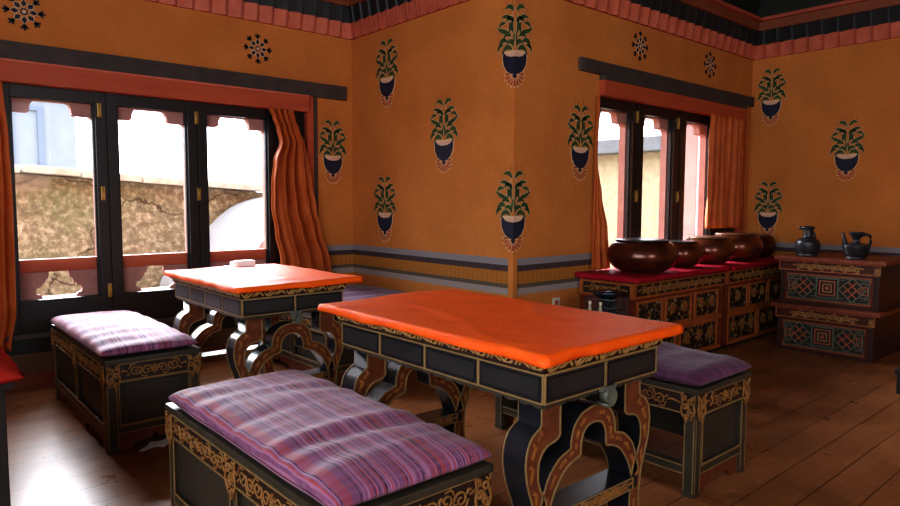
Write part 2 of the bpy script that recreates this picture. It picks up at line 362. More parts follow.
# ------------------------------------------------------------------ bench and cushion
def side_frames(W, L):
    # four sides of a box centred on the origin: (name, frame, length), outward normals
    hx, hy = W/2, L/2
    return [('end', frame((-hx, -hy, 0), (1, 0, 0), (0, 0, 1)), W), ('side', frame((hx, -hy, 0), (0, 1, 0), (0, 0, 1)), L),
            ('end', frame((hx, hy, 0), (-1, 0, 0), (0, 0, 1)), W), ('side', frame((-hx, hy, 0), (0, -1, 0), (0, 0, 1)), L)]
def make_bench(label, loc, W, L, H=.436, open_left=False, group=None):
    t = thing('bench', label, 'bench', loc, 0, group)
    mb = MB(); mb.box(-W/2-.006, W/2+.006, -L/2-.012, L/2+.012, H-.022, H, 'bench_dark', .004); mb.build('seat_board', t)
    p = .05
    for sx in (-1, 1):
        for sy in (-1, 1):
            mb = MB(); x, y = sx*(W/2 - p/2), sy*(L/2 - p/2)
            mb.box(x-p/2, x+p/2, y-p/2, y+p/2, 0, H-.022, 'bench_dark', .003); lg = mb.build('leg', t)
            # gilt edge lines on the leg
            g = MB()
            for e in (-p/2+.004, p/2-.008):
                g.box(x+e, x+e+.004, y+sy*p/2-.001, y+sy*p/2+.0015, .02, H-.12, 'gold_line')
                g.box(x+sx*p/2-.001, x+sx*p/2+.0015, y+e, y+e+.004, .02, H-.12, 'gold_line')
            g.build('gilt_line', lg)
    zt, zb, zr0, zr1 = H-.022, H-.105, .085, .125
    for k, (nm, fn0, l) in enumerate(side_frames(W, L)):
        isopen = open_left and k == 3
        far = open_left and k == 1
        f = lambda a, b, d, fn0=fn0: fn0(a, b, d)
        segs = 2 if nm == 'side' else 1
        mb = MB(); mb.prism([(.02, zb), (l-.02, zb), (l-.02, zt), (.02, zt)], f, -.03, .004, 'bench_apron')
        ap = mb.build('apron', t)
        g = MB(); sl = (l - .12) / segs
        for q in range(segs):
            u0 = .06 + q*sl + (.03 if q else 0); ll = sl - (.03 if segs > 1 else 0)
            scrolls(g, lambda a, b, d, u0=u0, f=f: f(u0+a, zb+.006+b, .004+d), ll, zt-zb-.012)
        for v in (zb, zt-.005): g.prism([(.05, v), (l-.05, v), (l-.05, v+.005), (.05, v+.005)], f, .004, .008, 'gold_line')
        for u0, fl in ((0, 1), (l, -1)):
            corner_scroll(g, lambda a, b, d, u0=u0, fl=fl, f=f: f(u0 + fl*a, zb-.022+b, .005+d), .058, zt-zb+.02)
        if segs > 1: corner_scroll(g, lambda a, b, d, f=f: f(l/2-.035+a, zb-.03+b, .006+d), .07, zt-zb+.028)
        g.build('scroll_carving', ap)
        # rails, middle stile, panels, skirt
        mb = MB(); mb.prism([(p, zr0), (l-p, zr0), (l-p, zr1), (p, zr1)], f, -.035, -.003, 'bench_dark')
        if segs > 1 and not isopen: mb.prism([(l/2-.02, zr1), (l/2+.02, zr1), (l/2+.02, zb), (l/2-.02, zb)], f, -.035, -.004, 'bench_dark')
        rail = mb.build('rail', t)
        g = MB()
        for v in (zr0+.002, zr1-.006): g.prism([(p, v), (l-p, v), (l-p, v+.004), (p, v+.004)], f, -.003, -.0005, 'gold_line')
        if not isopen:
            for q in range(segs):
                a0 = p if q == 0 else l/2+.02; a1 = l-p if q == segs-1 else l/2-.02
                rect_line(g, f, a0+.002, a1-.002, zr1+.002, zb-.002, .004, .003)
        g.build('gilt_line', rail)
        if not isopen:
            for q in range(segs):
                a0 = p if q == 0 else l/2+.02; a1 = l-p if q == segs-1 else l/2-.02
                mb = MB(); mb.prism([(a0, zr1), (a1, zr1), (a1, zb), (a0, zb)], f, -.03, -.018, 'bench_panel')
                mb.prism([(a0+.03, zr1+.025), (a1-.03, zr1+.025), (a1-.03, zb-.025), (a0+.03, zb-.025)], f, -.018, -.013, 'bench_panel')
                mb.build('panel', t)
        if not open_left or nm == 'end':
            for q in range(segs):
                a0 = p + q*(l-2*p)/segs; ll = (l-2*p)/segs
                mb = MB(); mb.prism(ogee(ll, zr0, .8), lambda a, b, d, a0=a0, f=f: f(a0+a, b, d), -.028, -.012, 'skirt'); mb.build('skirt', t)
    return t

def make_cushion(name, label, loc, W, L, T, mat, seed, puff=.02, folds=7, group=None, cat='cushion'):
    mb = MB(); nx, ny = 44, 84; off = Vector((seed*7.3, seed*3.1, 0))
    def prof(u): return max(0.0, 1 - abs(u)**9) ** .42
    ring = []
    for layer in (0, 1):
        base = len(mb.v)
        for j in range(ny+1):
            for i in range(nx+1):
                u, v = -1 + 2*i/nx, -1 + 2*j/ny
                # finer sampling at edges
                u = math.copysign(1 - (1-abs(u))**1.35, u); v = math.copysign(1 - (1-abs(v))**1.35, v)
                x, y = u*W/2, v*L/2
                e = prof(u)*prof(v)
                wob = noise.noise(Vector((y*3.2, 0, 0)) + off)*.010*abs(u)**3
                wob2 = noise.noise(Vector((x*4, 9, 0)) + off)*.008*abs(v)**3
                x += math.copysign(wob, u) if u else 0; y += math.copysign(wob2, v) if v else 0
                x *= 1 - .01*(1-e) * (0 if layer else 1)
                if layer == 0:
                    q = noise.noise(Vector((x*2.2, y*folds*1.4, 0)) + off)*.015 + noise.noise(Vector((x*7, y*9, 3)) + off)*.005
                    q += puff*(1-u*u)*(1-v*v)
                    z = T*.38 + (T*.62 + q)*e
                    dr = max(0, abs(u)-.9)*10
                else: z = T*.38 - T*.38*e
                mb.v.append((x, y, max(0.0005, z)))
        for j in range(ny):
            for i in range(nx):
                a = base + j*(nx+1) + i; mb.face((a, a+1, a+nx+2, a+nx+1), mat, True)
    o = mb.build(name)
    bm = bmesh.new(); bm.from_mesh(o.data); bmesh.ops.remove_doubles(bm, verts=bm.verts[:], dist=.0004)
    bmesh.ops.recalc_face_normals(bm, faces=bm.faces[:]); bm.to_mesh(o.data); bm.free()
    for pl in o.data.polygons: pl.use_smooth = True
    o.location = loc; o['label'] = label; o['category'] = cat
    if group: o['group'] = group
    return o

HB = .436
benches = 'carved benches around the tables'
cush = 'plaid cushions on the benches'
make_bench('dark carved bench with gilt scroll apron under the left window, cushion sunlit', (.950, 3.775, 0), .42, 1.16, group=benches)
make_cushion('bench_cushion', 'pale sunlit mauve striped cushion on the bench under the left window', (.942, 3.775, HB), .43, 1.13, .06, 'plaid_mauve', 1, group=cush)
make_bench('dark carved bench in the foreground at the left of the near table', (.99, 1.810, 0), .49, 1.12, group=benches)
make_cushion('bench_cushion', 'red and mauve striped plaid cushion with creases on the foreground bench', (.99, 1.80, HB), .495, 1.115, .065, 'plaid_mauve', 2, folds=9, group=cush)
make_bench('dark carved bench with open long side at the right of the near table', (2.556, 1.785, 0), .434, 1.09, open_left=True, group=benches)
make_cushion('bench_cushion', 'deep purple cushion on the bench right of the near table', (2.551, 1.77, HB), .445, 1.09, .06, 'plaid_purple', 3, group=cush)
make_bench('wide bench against the orange wall behind the near table, beyond its left end', (2.50, 3.98, 0), .86, .98, group=benches)
make_cushion('bench_cushion', 'purple cushion on the wide bench along the orange wall behind the tables', (2.50, 3.98, HB), .87, .98, .06, 'plaid_purple', 4, group=cush)

# ------------------------------------------------------------------ dining tables
LEGI = cr([(-.150, .523), (-.160, .510), (-.178, .503), (-.196, .500), (-.214, .492), (-.230, .476), (-.240, .45), (-.241, .41), (-.228, .375), (-.208, .342), (-.196, .30), (-.190, .25), (-.190, .20), (-.203, .14), (-.228, .07)], 4)
LEGO = cr([(-.233, .552), (-.252, .543), (-.272, .526), (-.286, .495), (-.290, .455), (-.282, .405), (-.264, .355), (-.248, .31), (-.240, .25), (-.240, .20), (-.254, .14), (-.275, .07)], 4)
ARCHL = [(-.214, .30), (-.203, .345), (-.182, .392), (-.150, .428), (-.112, .450), (-.088, .456)]
ARCHD = [(-.082, .452), (-.074, .486), (-.056, .515), (-.03, .534), (0, .541)]
def make_table(label, cx, y0, L, group, over):
    """cloth footprint: x cx-.33..cx+.33 ; y y0..y0+L"""
    hy = (L - .03 - over)/2; hx = .262
    t = thing('dining_table', label, 'table', (cx, y0 + .03 + hy, 0), 0, group)
    mb = MB(); mb.box(-.278, .315, -hy-.022, -hy-.038+L, .742, .760, 'bench_dark', .003); mb.build('tabletop', t)
    # flared carved frieze
    mb = MB(); i = len(mb.v); st = [(hx+.002, hy+.002, .708), (hx+.012, hy+.008, .716), (.274, hy+.014, .736), (.276, hy+.016, .742)]
    for a, b, z in st: mb.v += [(-a, -b, z), (a, -b, z), (a, b, z), (-a, b, z)]
    for k in range(3):
        for j in range(4): mb.face((i+4*k+j, i+4*k+(j+1) % 4, i+4*k+4+(j+1) % 4, i+4*k+4+j), 'bench_apron')
    fz = mb.build('frieze', t)
    g = MB()
    for nm, fn0, l in side_frames(2*.272, 2*hy+.026):
        n = int(l/.052)
        for k in range(n):
            u = (k+.5)*l/n; sg = 1 if k % 2 else -1
            f = lambda a, b, d, fn0=fn0: fn0(a, .716 + b, d + (b-.014)*.5 + .004)
            g.ribbon(cr([(u-.026, .012 - sg*.008), (u-.008, .012+sg*.009), (u+.012, .012+sg*.004), (u+.026, .012-sg*.009)], 4), .008, f, -.002, .003, 'leaf_gilt', True)
            g.ribbon(cr([(u-.012, .004), (u, .018), (u+.012, .02)], 4), .006, f, -.002, .0025, 'leaf_gilt', True)
        g.prism([(0, 0), (l, 0), (l, .003), (0, .003)], lambda a, b, d, fn0=fn0: fn0(a, .709+b, d-.012), 0, .006, 'gold_line')
    g.build('leaf_carving', fz)
    # apron with framed panels
    for nm, fn0, l in side_frames(2*hx, 2*hy):
        mb = MB(); mb.prism([(0, .626), (l, .626), (l, .708), (0, .708)], fn0, -.03, 0, 'bench_dark'); ap = mb.build('apron', t)
        n = 4 if nm == 'side' else 2; w = l/n
        g = MB()
        for k in range(n): rect_line(g, fn0, k*w + (.0 if k else 0), (k+1)*w, .628, .708, .0045, .004)
        g.build('gilt_line', ap)
        for k in range(n):
            b = MB(); u0, u1 = k*w+.0045, (k+1)*w-.0045
            b.prism([(u0, .633), (u1, .633), (u1, .7035), (u0, .7035)], fn0, 0, .001, 'black_wood')
            b.prism([(u0+.014, .644), (u1-.014, .644), (u1-.010, .693), (u0+.010, .693)], fn0, .001, .004, 'table_panel')
            b.build('panel', ap)
        # scalloped valance below the apron
        pts = [(0, .626), (l, .626)]; q = int(l/.05)
        low = []
        for k in range(q*4+1):
            a = l*(1-k/(q*4)); low.append((a, .618 - .006*abs(math.sin(PI*k/4))))
        b = MB(); b.prism(pts + low, fn0, -.02, -.006, 'bench_dark'); b.build('valance', ap)
    # two trestles
    for sy in (-1, 1):
        yc = sy*(hy - .075); d0, d1 = -.04, .04
        # parts carry outlines in x-z
        f = lambda a, b, d, yc=yc: (a, yc - d, b)
        def edge(g, pts, w):
            n = len(pts); A = []; B = []
            for k in range(n):
                p, q = pts[max(0, k-1)], pts[min(n-1, k+1)]; dx, dy = q[0]-p[0], q[1]-p[1]; l = math.hypot(dx, dy) or 1e-6
                ww = w/2 - .004; A.append((pts[k][0]-dy/l*ww, pts[k][1]+dx/l*ww)); B.append((pts[k][0]+dy/l*ww, pts[k][1]-dx/l*ww))
            for P_ in (A, B):
                for e0, e1 in ((d1, d1+.0025), (d0-.0025, d0)): g.ribbon(P_, .006, f, e0, e1, 'gold_line')
            for e0, e1 in ((d1, d1+.002), (d0-.002, d0)):
                for k in range(4, n-4, 7): g.ribbon([pts[k-2], (pts[k][0]+.006, pts[k][1]+.004), pts[k+2]], .013, f, e0, e1, 'blotch', True)
        for sx in (-1, 1):
            m_ = lambda P_: [(sx*-a, b) for a, b in P_] if sx > 0 else P_
            mb = MB()
            ol = m_([(-.150, .630)] + LEGI + LEGO[::-1] + [(-.233, .630)])
            mb.prism(ol, f, d0, d1, 'trestle_red', 'trestle_black', True)
            ft = m_([(-.28, 0), (-.19, 0), (-.185, .03), (-.20, .062), (-.24, .075), (-.27, .06), (-.283, .03)])
            mb.prism(cr(ft, 4, True), f, d0-.008, d1+.008, 'trestle_black')
            lg = mb.build('leg', t)
            g = MB()
            for e0, e1 in ((d1, d1+.0025), (d0-.0025, d0)):
                g.ribbon(m_([(-.153, .628), (-.153, .53)] + LEGI[1:]), .006, f, e0, e1, 'gold_line'); g.ribbon(m_([(-.230, .628), (-.230, .56)] + LEGO[1:]), .006, f, e0, e1, 'gold_line')
                for k in range(4, 44, 6):
                    a = LEGI[min(len(LEGI)-1, 10 + k)]; b = LEGO[k]; c = LEGO[k+3] if k+3 < len(LEGO) else LEGO[-1]
                    q = m_([(a[0]*.5+b[0]*.5 - .006, b[1]), (a[0]*.5+b[0]*.5 + .004, b[1] - .008), (a[0]*.4+c[0]*.6 - .002, c[1] - .012)]); g.ribbon(q, .013, f, e0, e1, 'blotch', True)
            g.build('gilt_line', lg)
        AO = cr([(-.238, .30), (-.222, .355), (-.195, .41), (-.155, .447), (-.12, .460), (-.104, .466)], 5) + cr([(-.104, .470), (-.102, .492), (-.09, .525), (-.062, .552), (-.03, .563), (0, .566)], 5)
        AI = cr([(0, .520), (-.03, .514), (-.050, .495), (-.058, .47), (-.060, .440)], 5) + cr([(-.066, .434), (-.10, .425), (-.135, .405), (-.165, .37), (-.185, .335), (-.196, .30)], 5)
        mir = lambda P_: [(-a, b) for a, b in P_[::-1]]
        out = AO + mir(AO)[1:]; inn = mir(AI) + AI[1:]
        mb = MB(); mb.prism(out + inn, f, d0, d1, 'trestle_red', 'trestle_black', True)
        ar = mb.build('arch', t); g = MB()
        mid = [((a[0]+b[0])/2, (a[1]+b[1])/2) for a, b in zip(AO, AI[::-1])]
        for e0, e1 in ((d1, d1+.0025), (d0-.0025, d0)):
            for P_, sh in ((out, -.003), (inn, .003)): g.ribbon(P_, .006, f, e0, e1, 'gold_line')
            for q in (mid, mir(mid)):
                for k in range(4, len(q)-4, 6): g.ribbon([q[k-2], (q[k][0]+.004, q[k][1]+.004), q[k+2]], .012, f, e0, e1*.99 if e1 > 0 else e1, 'blotch', True)
        g.build('gilt_line', ar)
        mb = MB(); mb.box(-.225, .225, yc-.045, yc+.045, .262, .30, 'trestle_black', .003); sr = mb.build('stretcher', t)
        g = MB()
        for fn in (frame((-.2, yc-.045, .262), (1, 0, 0), (0, 0, 1)), frame((.2, yc+.045, .262), (-1, 0, 0), (0, 0, 1))):
            scrolls(g, fn, .4, .038, .005, .004); rect_line(g, fn, 0, .4, 0, .038, .004, .003)
        g.build('scroll_carving', sr)
        # scroll finial between arch and apron
        ff = (lambda a, b, d, sy=sy: (a, sy*(hy + .012) - d, b))
        mb = MB(); mb.ribbon(spiral(.0, .606, .026, -PI/2, 1.7, 1, 30), .010, ff, -.014, .012, 'finial')
        mb.ribbon([(-.002, .575), (-.002, .585)], .02, ff, -.03, .008, 'finial'); mb.ribbon([(-.03, .626), (.03, .630)], .010, ff, -.01, .006, 'finial')
        mb.build('finial', t)
    return t
def make_cloth(name, label, loc, W, L, hang, mat, seed, group=None, cat='tablecloth', T=.006, wr=.0025):
    """thin cloth lying flat with short hanging edges; local z=0 is the table top"""
    mb = MB(); nx, ny = 40, 60; off = Vector((seed*5.1, seed*2.7, 1))
    def row(n, S):
        a = [-S/2 - .001 - k for k in ()]
        return [-S/2 + S*k/n for k in range(n+1)]
    xs, ys = row(nx, W), row(ny, L)
    H = 3  # hanging rows
    idx = {}
    def put(x, y, z): mb.v.append((x, y, z)); return len(mb.v)-1
    def zt(x, y):
        q = noise.noise(Vector((x*3, y*9, 0)) + off)*wr + noise.noise(Vector((x*16+y*9, y*5, 2)) + off)*wr*.6
        r = abs(noise.noise(Vector((x*2+y*1.3, y*2.2-x, 7)) + off)); q += wr*1.6*max(0, 1-r*9)
        return T + q
    g = [[put(x, y, zt(x, y)) for x in xs] for y in ys]
    for j in range(ny):
        for i in range(nx): mb.face((g[j][i], g[j][i+1], g[j+1][i+1], g[j+1][i]), mat, True)
    per = [(xs[i], ys[0], g[0][i]) for i in range(nx)] + [(xs[nx], ys[j], g[j][nx]) for j in range(ny)] + [(xs[i], ys[ny], g[ny][i]) for i in range(nx, 0, -1)] + [(xs[0], ys[j], g[j][0]) for j in range(ny, 0, -1)]
    prev = [p[2] for p in per]; N = len(per)
    for k in range(1, H+1):
        cur = []
        for n_, (x, y, _) in enumerate(per):
            o_ = .004 + .004*noise.noise(Vector((x*8, y*8, 5)) + off)*k
            sx = (x > W/2-.001) - (x < -W/2+.001); sy = (y > L/2-.001) - (y < -L/2+.001)
            dz = hang*k/H*(1 + .22*noise.noise(Vector((x*5, y*5, 9)) + off))
            cur.append(put(x + sx*o_, y + sy*o_, T*.6 - dz))
        for n_ in range(N): mb.face((prev[n_], cur[n_], cur[(n_+1) % N], prev[(n_+1) % N]), mat, True)
        prev = cur
    o = mb.build(name); o.location = loc; o['label'] = label; o['category'] = cat
    if group: o['group'] = group
    md = o.modifiers.new('t', 'SOLIDIFY'); md.thickness = .003; md.offset = 0
    return o
make_table('carved trestle table in the foreground under a bright orange cloth', 1.535, 1.06, 1.10, 'carved trestle tables', .10)
make_table('carved trestle table by the left window under a sunlit pale orange cloth', 1.482, 2.79, .965, 'carved trestle tables', .065)
make_cloth('tablecloth', 'bright orange cloth on the foreground table', (1.565, 1.61, .7615), .655, 1.10, .024, 'orange_cloth', 1, 'orange tablecloths')
make_cloth('tablecloth', 'sunlit yellow-white glaring orange cloth on the table by the left window', (1.515, 3.2725, .7615), .655, .965, .022, 'orange_cloth', 2, 'orange tablecloths')

# ------------------------------------------------------------------ room shell
W1, W2, W3, W4 = 4.728, 3.034, 2.872, 6.268
XL, YB, HC, TH = -1.7, -2.7, 3.0, .22
def S(o): o['kind'] = 'structure'; return o
mb = MB(); mb.box(XL-.3, W4+.3, YB-.3, W1+.3, -.1, 0, 'floor'); S(mb.build('floor'))
mb = MB(); mb.box(XL-.3, W4+.3, YB-.3, W1+.3, HC, HC+.1, 'ceiling')
for k in range(9): mb.box(XL, W4, YB+.4+k*.85, YB+.52+k*.85, HC-.06, HC, 'ceiling')
S(mb.build('ceiling'))
def wall_x(name, x0, x1, y0, y1, holes, m):   # wall running along X, openings (a, b, z0, z1)
    mb = MB(); x = x0
    for a, b, c, d in holes:
        mb.box(x, a, y0, y1, 0, HC, m); mb.box(a, b, y0, y1, 0, c, m); mb.box(a, b, y0, y1, d, HC, m); x = b
    mb.box(x, x1, y0, y1, 0, HC, m); return S(mb.build(name))
def wall_y(name, x0, x1, y0, y1, holes, m):
    mb = MB(); y = y0
    for a, b, c, d in holes:
        mb.box(x0, x1, y, a, 0, HC, m); mb.box(x0, x1, a, b, 0, c, m); mb.box(x0, x1, a, b, d, HC, m); y = b
    mb.box(x0, x1, y, y1, 0, HC, m); return S(mb.build(name))
wall_left = wall_x('wall_left', XL, W2, W1, W1+TH, [(.40, 2.66, .22, 1.99)], 'wall')
wall_mid = wall_y('wall_middle', W2, W2+.2, W3+TH, W1+TH, [], 'wall')
wall_win = wall_x('wall_right', W2, W4, W3, W3+TH, [(3.90, 6.12, .45, 2.02)], 'wall')
wall_far = wall_y('wall_far', W4, W4+.2, YB, W3+TH, [], 'wall')
wall_y('wall_side', XL-.2, XL, YB, W1+TH, [(-2.2, 1.8, .9, 2.75)], 'wall_plain')
wall_x('wall_back', XL, W4, YB-.2, YB, [(.4, 2.2, 1.3, 2.7)], 'wall_plain')
# plain post at the projecting corner, below the dado
mb = MB(); mb.box(W2-.012, W2+.03, W3-.012, W3+.03, 0, .79, 'wall_plain', .004); S(mb.build('trim_1'))
mb = MB(); mb.box(XL, W2, W1-.016, W1, 0, .09, 'cab_red'); S(mb.build('baseboard_left'))
mb = MB(); mb.box(W2-.016, W2, W3-.016, W1, 0, .09, 'cab_red'); S(mb.build('baseboard_middle'))
mb = MB(); mb.box(W2-.016, W4, W3-.016, W3, 0, .09, 'cab_red'); S(mb.build('baseboard_right'))
mb = MB(); mb.box(W4-.016, W4, YB, W3, 0, .09, 'cab_red'); S(mb.build('baseboard_far'))

# cornice of tilted flutes in two tiers
def cornice(name, fn, L, pitch):
    mb = MB(); n = int(round(L/pitch)); p = L/n
    for z0, z1, o0, o1, ma, mb_ in ((2.482, 2.603, .012, .030, 'cor_red', 'cor_red2'), (2.603, 2.722, .034, .052, 'cor_dark', 'cor_grey')):
        for k in range(n):
            u = k*p; i = len(mb.v)
            # saw-tooth board: far edge deep, near edge proud, rounded lip
            sec = [(0, .0), (.12, .002), (.55, .010), (.86, .019), (.96, .020), (1.0, .014), (1.0, 0)]
            for z, off in ((z0, o0), (z1, o1)):
                for a, d in sec: mb.v.append(fn(u + a*p, z, off + d))
            K = len(sec)
            for q in range(K-1): mb.face((i+q, i+q+1, i+K+q+1, i+K+q), ma if q < 3 else mb_)
            mb.face([i+q for q in range(K)], mb_)
    q = lambda a, b, z0, z1, d0, d1, m: mb.prism([(a, z0), (b, z0), (b, z1), (a, z1)], fn, d0, d1, m)
    q(0, L, 2.482, 2.603, 0, .013, 'cor_red2'); q(0, L, 2.600, 2.722, 0, .035, 'cor_dark'); q(0, L, 2.722, 2.80, 0, .085, 'cor_top'); q(0, L, 2.80, 2.83, 0, .12, 'cor_red2'); q(0, L, 2.83, HC, 0, .06, 'ceiling')
    return S(mb.build(name))
cornice('trim_2', frame((XL, W1, 0), (1, 0, 0), (0, 0, 1)), W2-XL, .117)
cornice('trim_3', frame((W2, W1, 0), (0, -1, 0), (0, 0, 1)), W1-W3, .117)
cornice('trim_4', frame((W2, W3, 0), (1, 0, 0), (0, 0, 1)), W4-W2, .13)
cornice('trim_5', frame((W4, W3, 0), (0, -1, 0), (0, 0, 1)), W3-YB, .125)

# lintels and pelmets
def beam(name, x0, x1, y, z0, z1, d, m):
    mb = MB(); n = 24; r = random.Random(len(name)*7 + int(x1*10))
    mb.box(x0, x1, y-d, y+.02, z0, z1, m, .004); return S(mb.build(name))
beam('trim_6', XL, 2.965, W1, 1.98, 2.092, .03, 'lintel'); beam('trim_7', 3.66, W4-.005, W3, 2.05, 2.137, .03, 'lintel')
mb = MB(); mb.box(-.6, 2.60, W1-.06, W1+.02, 1.850, 1.966, 'pelmet', .003); mb.box(-.6, 2.605, W1-.065, W1+.02, 1.966, 1.98, 'cor_red', .002); S(mb.build('trim_8'))
mb = MB(); mb.box(3.90, 6.06, W3-.05, W3+.02, 1.905, 2.012, 'pelmet', .003); mb.box(3.90, 6.065, W3-.055, W3+.02, 2.012, 2.05, 'lintel', .002); S(mb.build('trim_9'))
mb = MB(); mb.box(2.60, 2.655, W1-.03, W1+.1, .22, 1.98, 'pelmet', .003); mb.box(2.655, 2.70, W1-.012, W1+.02, .70, 1.98, 'lintel', .003); S(mb.build('trim_10'))
mb = MB(); mb.box(6.06, 6.12, W3-.03, W3+.1, .45, 2.02, 'pelmet', .003); mb.box(6.12, 6.16, W3-.012, W3+.02, .70, 2.05, 'lintel', .003); S(mb.build('trim_11'))

# ------------------------------------------------------------------ windows
def window(name, y, panes, x0, x1, z0, z1, gz0, gz1, rail, hinge_x, d0, d1, jb):
    w = bpy.data.objects.new(name, None); C.objects.link(w); w['kind'] = 'structure'; w.location = (0, y, 0)
    fx = lambda a, b, d: (a, d, b)
    # inner dark sashes: stiles and rails around the panes
    mb = MB(); xs = [x0] + [v for p in panes for v in p] + [x1]
    for k in range(0, len(xs), 2):
        a, b = xs[k], xs[k+1]
        if 0 < k < len(xs)-2:
            c = (a+b)/2; mb.box(a, c-.003, .02, .07, z0, z1, 'sash', .003); mb.box(c+.003, b, .015, .07, z0, z1, 'sash', .003); mb.box(c-.012, c+.012, .03, .065, z0, z1, 'sash')
        else: mb.box(a, b, .02, .07, z0, z1, 'sash', .003)
    for a, b in panes:
        mb.box(a, b, .022, .07, z0, gz0, 'sash', .003); mb.box(a, b, .022, .07, gz1, z1, 'sash', .003)
    for a, b in panes:
        mb.box(a, a+.012, .045, .07, gz0, gz1, 'sash'); mb.box(b-.012, b, .045, .07, gz0, gz1, 'sash')
    mb.build('sash_frame', w)
    for a, b in panes:
        g = MB(); g.prism([(a, gz0), (b, gz0), (b, gz1), (a, gz1)], fx, .052, .055, 'glass'); g.build('glass', w)
    # outer fixed frame with cusped heads, rail and cloud brackets
    mb = MB()
    prev = x0 - .05
    for a, b in panes + [(x1 + .05, None)]:
        r = a + jb if b is not None else x1 + .08
        mb.box(prev, r, d0, d1, z0, z1, 'pink_wood'); prev = (b - jb) if b is not None else None
    of = mb.build('outer_frame', w)
    for a, b in panes:
        a, b = a + jb, b - jb; L = b - a; zs = gz1 - .082
        r = .03
        pts = [(a, z1), (a, zs-r)] + [(a + r - r*math.cos(t*PI/8), zs - r + r*math.sin(t*PI/8)) for t in range(1, 5)]
        s0 = a + L*.22; s1 = b - L*.26; h = .076
        pts += [(s0-.012, zs), (s0, zs+.006), (s0+.006, zs+h*.6), (s0+.018, zs+h*.92), (s0+.034, zs+h), (s1-.034, zs+h), (s1-.018, zs+h*.92), (s1-.006, zs+h*.6), (s1, zs+.006), (s1+.012, zs)]
        pts += [(b - r + r*math.cos(PI/2 - t*PI/8), zs - r + r*math.sin(PI/2 - t*PI/8)) for t in range(0, 5)] + [(b, z1)]
        m = MB(); m.prism(pts, fx, d0, d1, 'pink_wood'); m.build('cusped_head', w)
        if rail:
            m = MB(); m.box(a, b, d0-.004, d1-.01, rail[0], rail[1], 'pelmet', .006); m.build('rail', w)
            for sx, e in ((1, a), (-1, b)):
                hh = rail[0] - gz0
                q = [(0, 0), (.135, 0), (.122, .02), (.098, .032), (.094, .05), (.104, .066), (.124, .072), (.13, .088), (.146, .098), (.15, .118), (.166, .128), (.170, hh), (0, hh)]
                q = [(e + sx*u*1.0, gz0 + min(v, hh)) for u, v in q]
                m = MB(); m.prism(q, fx, d0+.005, d1-.01, 'pink_wood'); m.build('cloud_bracket', w)
    m = MB(); m.box(x0-.05, x1+.05, d0, d1+.06, z0-.02, gz0+.002, 'pink_wood'); m.build('outer_sill', w)
    for hx_, hz in hinge_x:
        m = MB(); m.box(hx_-.012, hx_+.012, .008, .02, hz-.045, hz+.045, 'hinge', .002); m.tube([(hx_, .008, hz-.045), (hx_, .008, hz+.045)], .005, 'hinge'); m.build('hinge', w)
    return w
p1 = [(.636, 1.096), (1.228, 1.684), (1.819, 2.290)]
h1 = [(1.12, 1.735), (1.125, 1.20), (1.145, .56), (1.745, 1.74), (1.750, 1.20)]
window('window_1', W1, p1, .50, 2.60, .335, 1.86, .532, 1.775, (.70, .783), h1, .075, .125, .004)
p3 = [(3.92, 4.365), (4.50, 4.955), (5.13, 5.60)]
h3 = [(4.41, 1.80), (4.42, 1.20), (5.005, 1.80), (5.02, 1.20)]
window('window_2', W3, p3, 3.86, 6.06, .47, 1.91, .60, 1.83, None, h3, .08, .135, .015)
mb = MB(); mb.box(XL, 2.66, W1-.012, W1, .09, .21, 'low_brown_strip', .002); S(mb.build('trim_13'))  # plain brown strip, added to darken the wall below the window
# sill ledge under the left window and its dark board
mb = MB(); mb.box(.40, 2.66, W1-.05, W1+.08, .305, .335, 'lintel', .004); mb.box(.40, 2.66, W1-.015, W1+.05, .21, .305, 'black_wood'); S(mb.build('trim_12'))

# ------------------------------------------------------------------ painted motifs on the walls
def bez(p, n=12):
    (a, b, c) = p
    return [((1-t)**2*a[0] + 2*t*(1-t)*b[0] + t*t*c[0], (1-t)**2*a[1] + 2*t*(1-t)*b[1] + t*t*c[1]) for t in [k/n for k in range(n+1)]]
def leaf(mb, fn, p, w, m, d, grow=0):
    P_ = bez(p); n = len(P_); ws = [(w*math.sin(PI*min(1, (k/(n-1))**.8))+grow) for k in range(n)]
    mb.ribbon(P_, ws, fn, d-.0008, d, m)
LV = [((.2, .12), (.75, .75), (1.18, -.12), .26), ((.08, .3), (.35, 1.05), (.80, .5), .24), ((.62, .72), (1.25, 1.15), (1.42, .38), .26), ((.52, 1.25), (.30, 1.65), (.55, 2.0), .20),
      ((.55, 1.35), (1.15, 1.35), (1.62, 1.78), .24), ((.35, 2.05), (.75, 2.5), (1.28, 2.25), .22), ((.08, 2.5), (.45, 3.2), (.95, 2.72), .24), ((.1, .5), (.14, .9), (.02, 1.3), .14), ((.12, 1.15), (.38, 1.7), (.14, 2.25), .2), ((.05, 1.85), (.5, 2.45), (.85, 1.9), .24), ((.3, .95), (.75, 1.5), (1.02, .9), .24), ((.95, .55), (1.5, .7), (1.5, .1), .2), ((.8, 1.9), (1.3, 2.1), (1.45, 1.6), .2)]
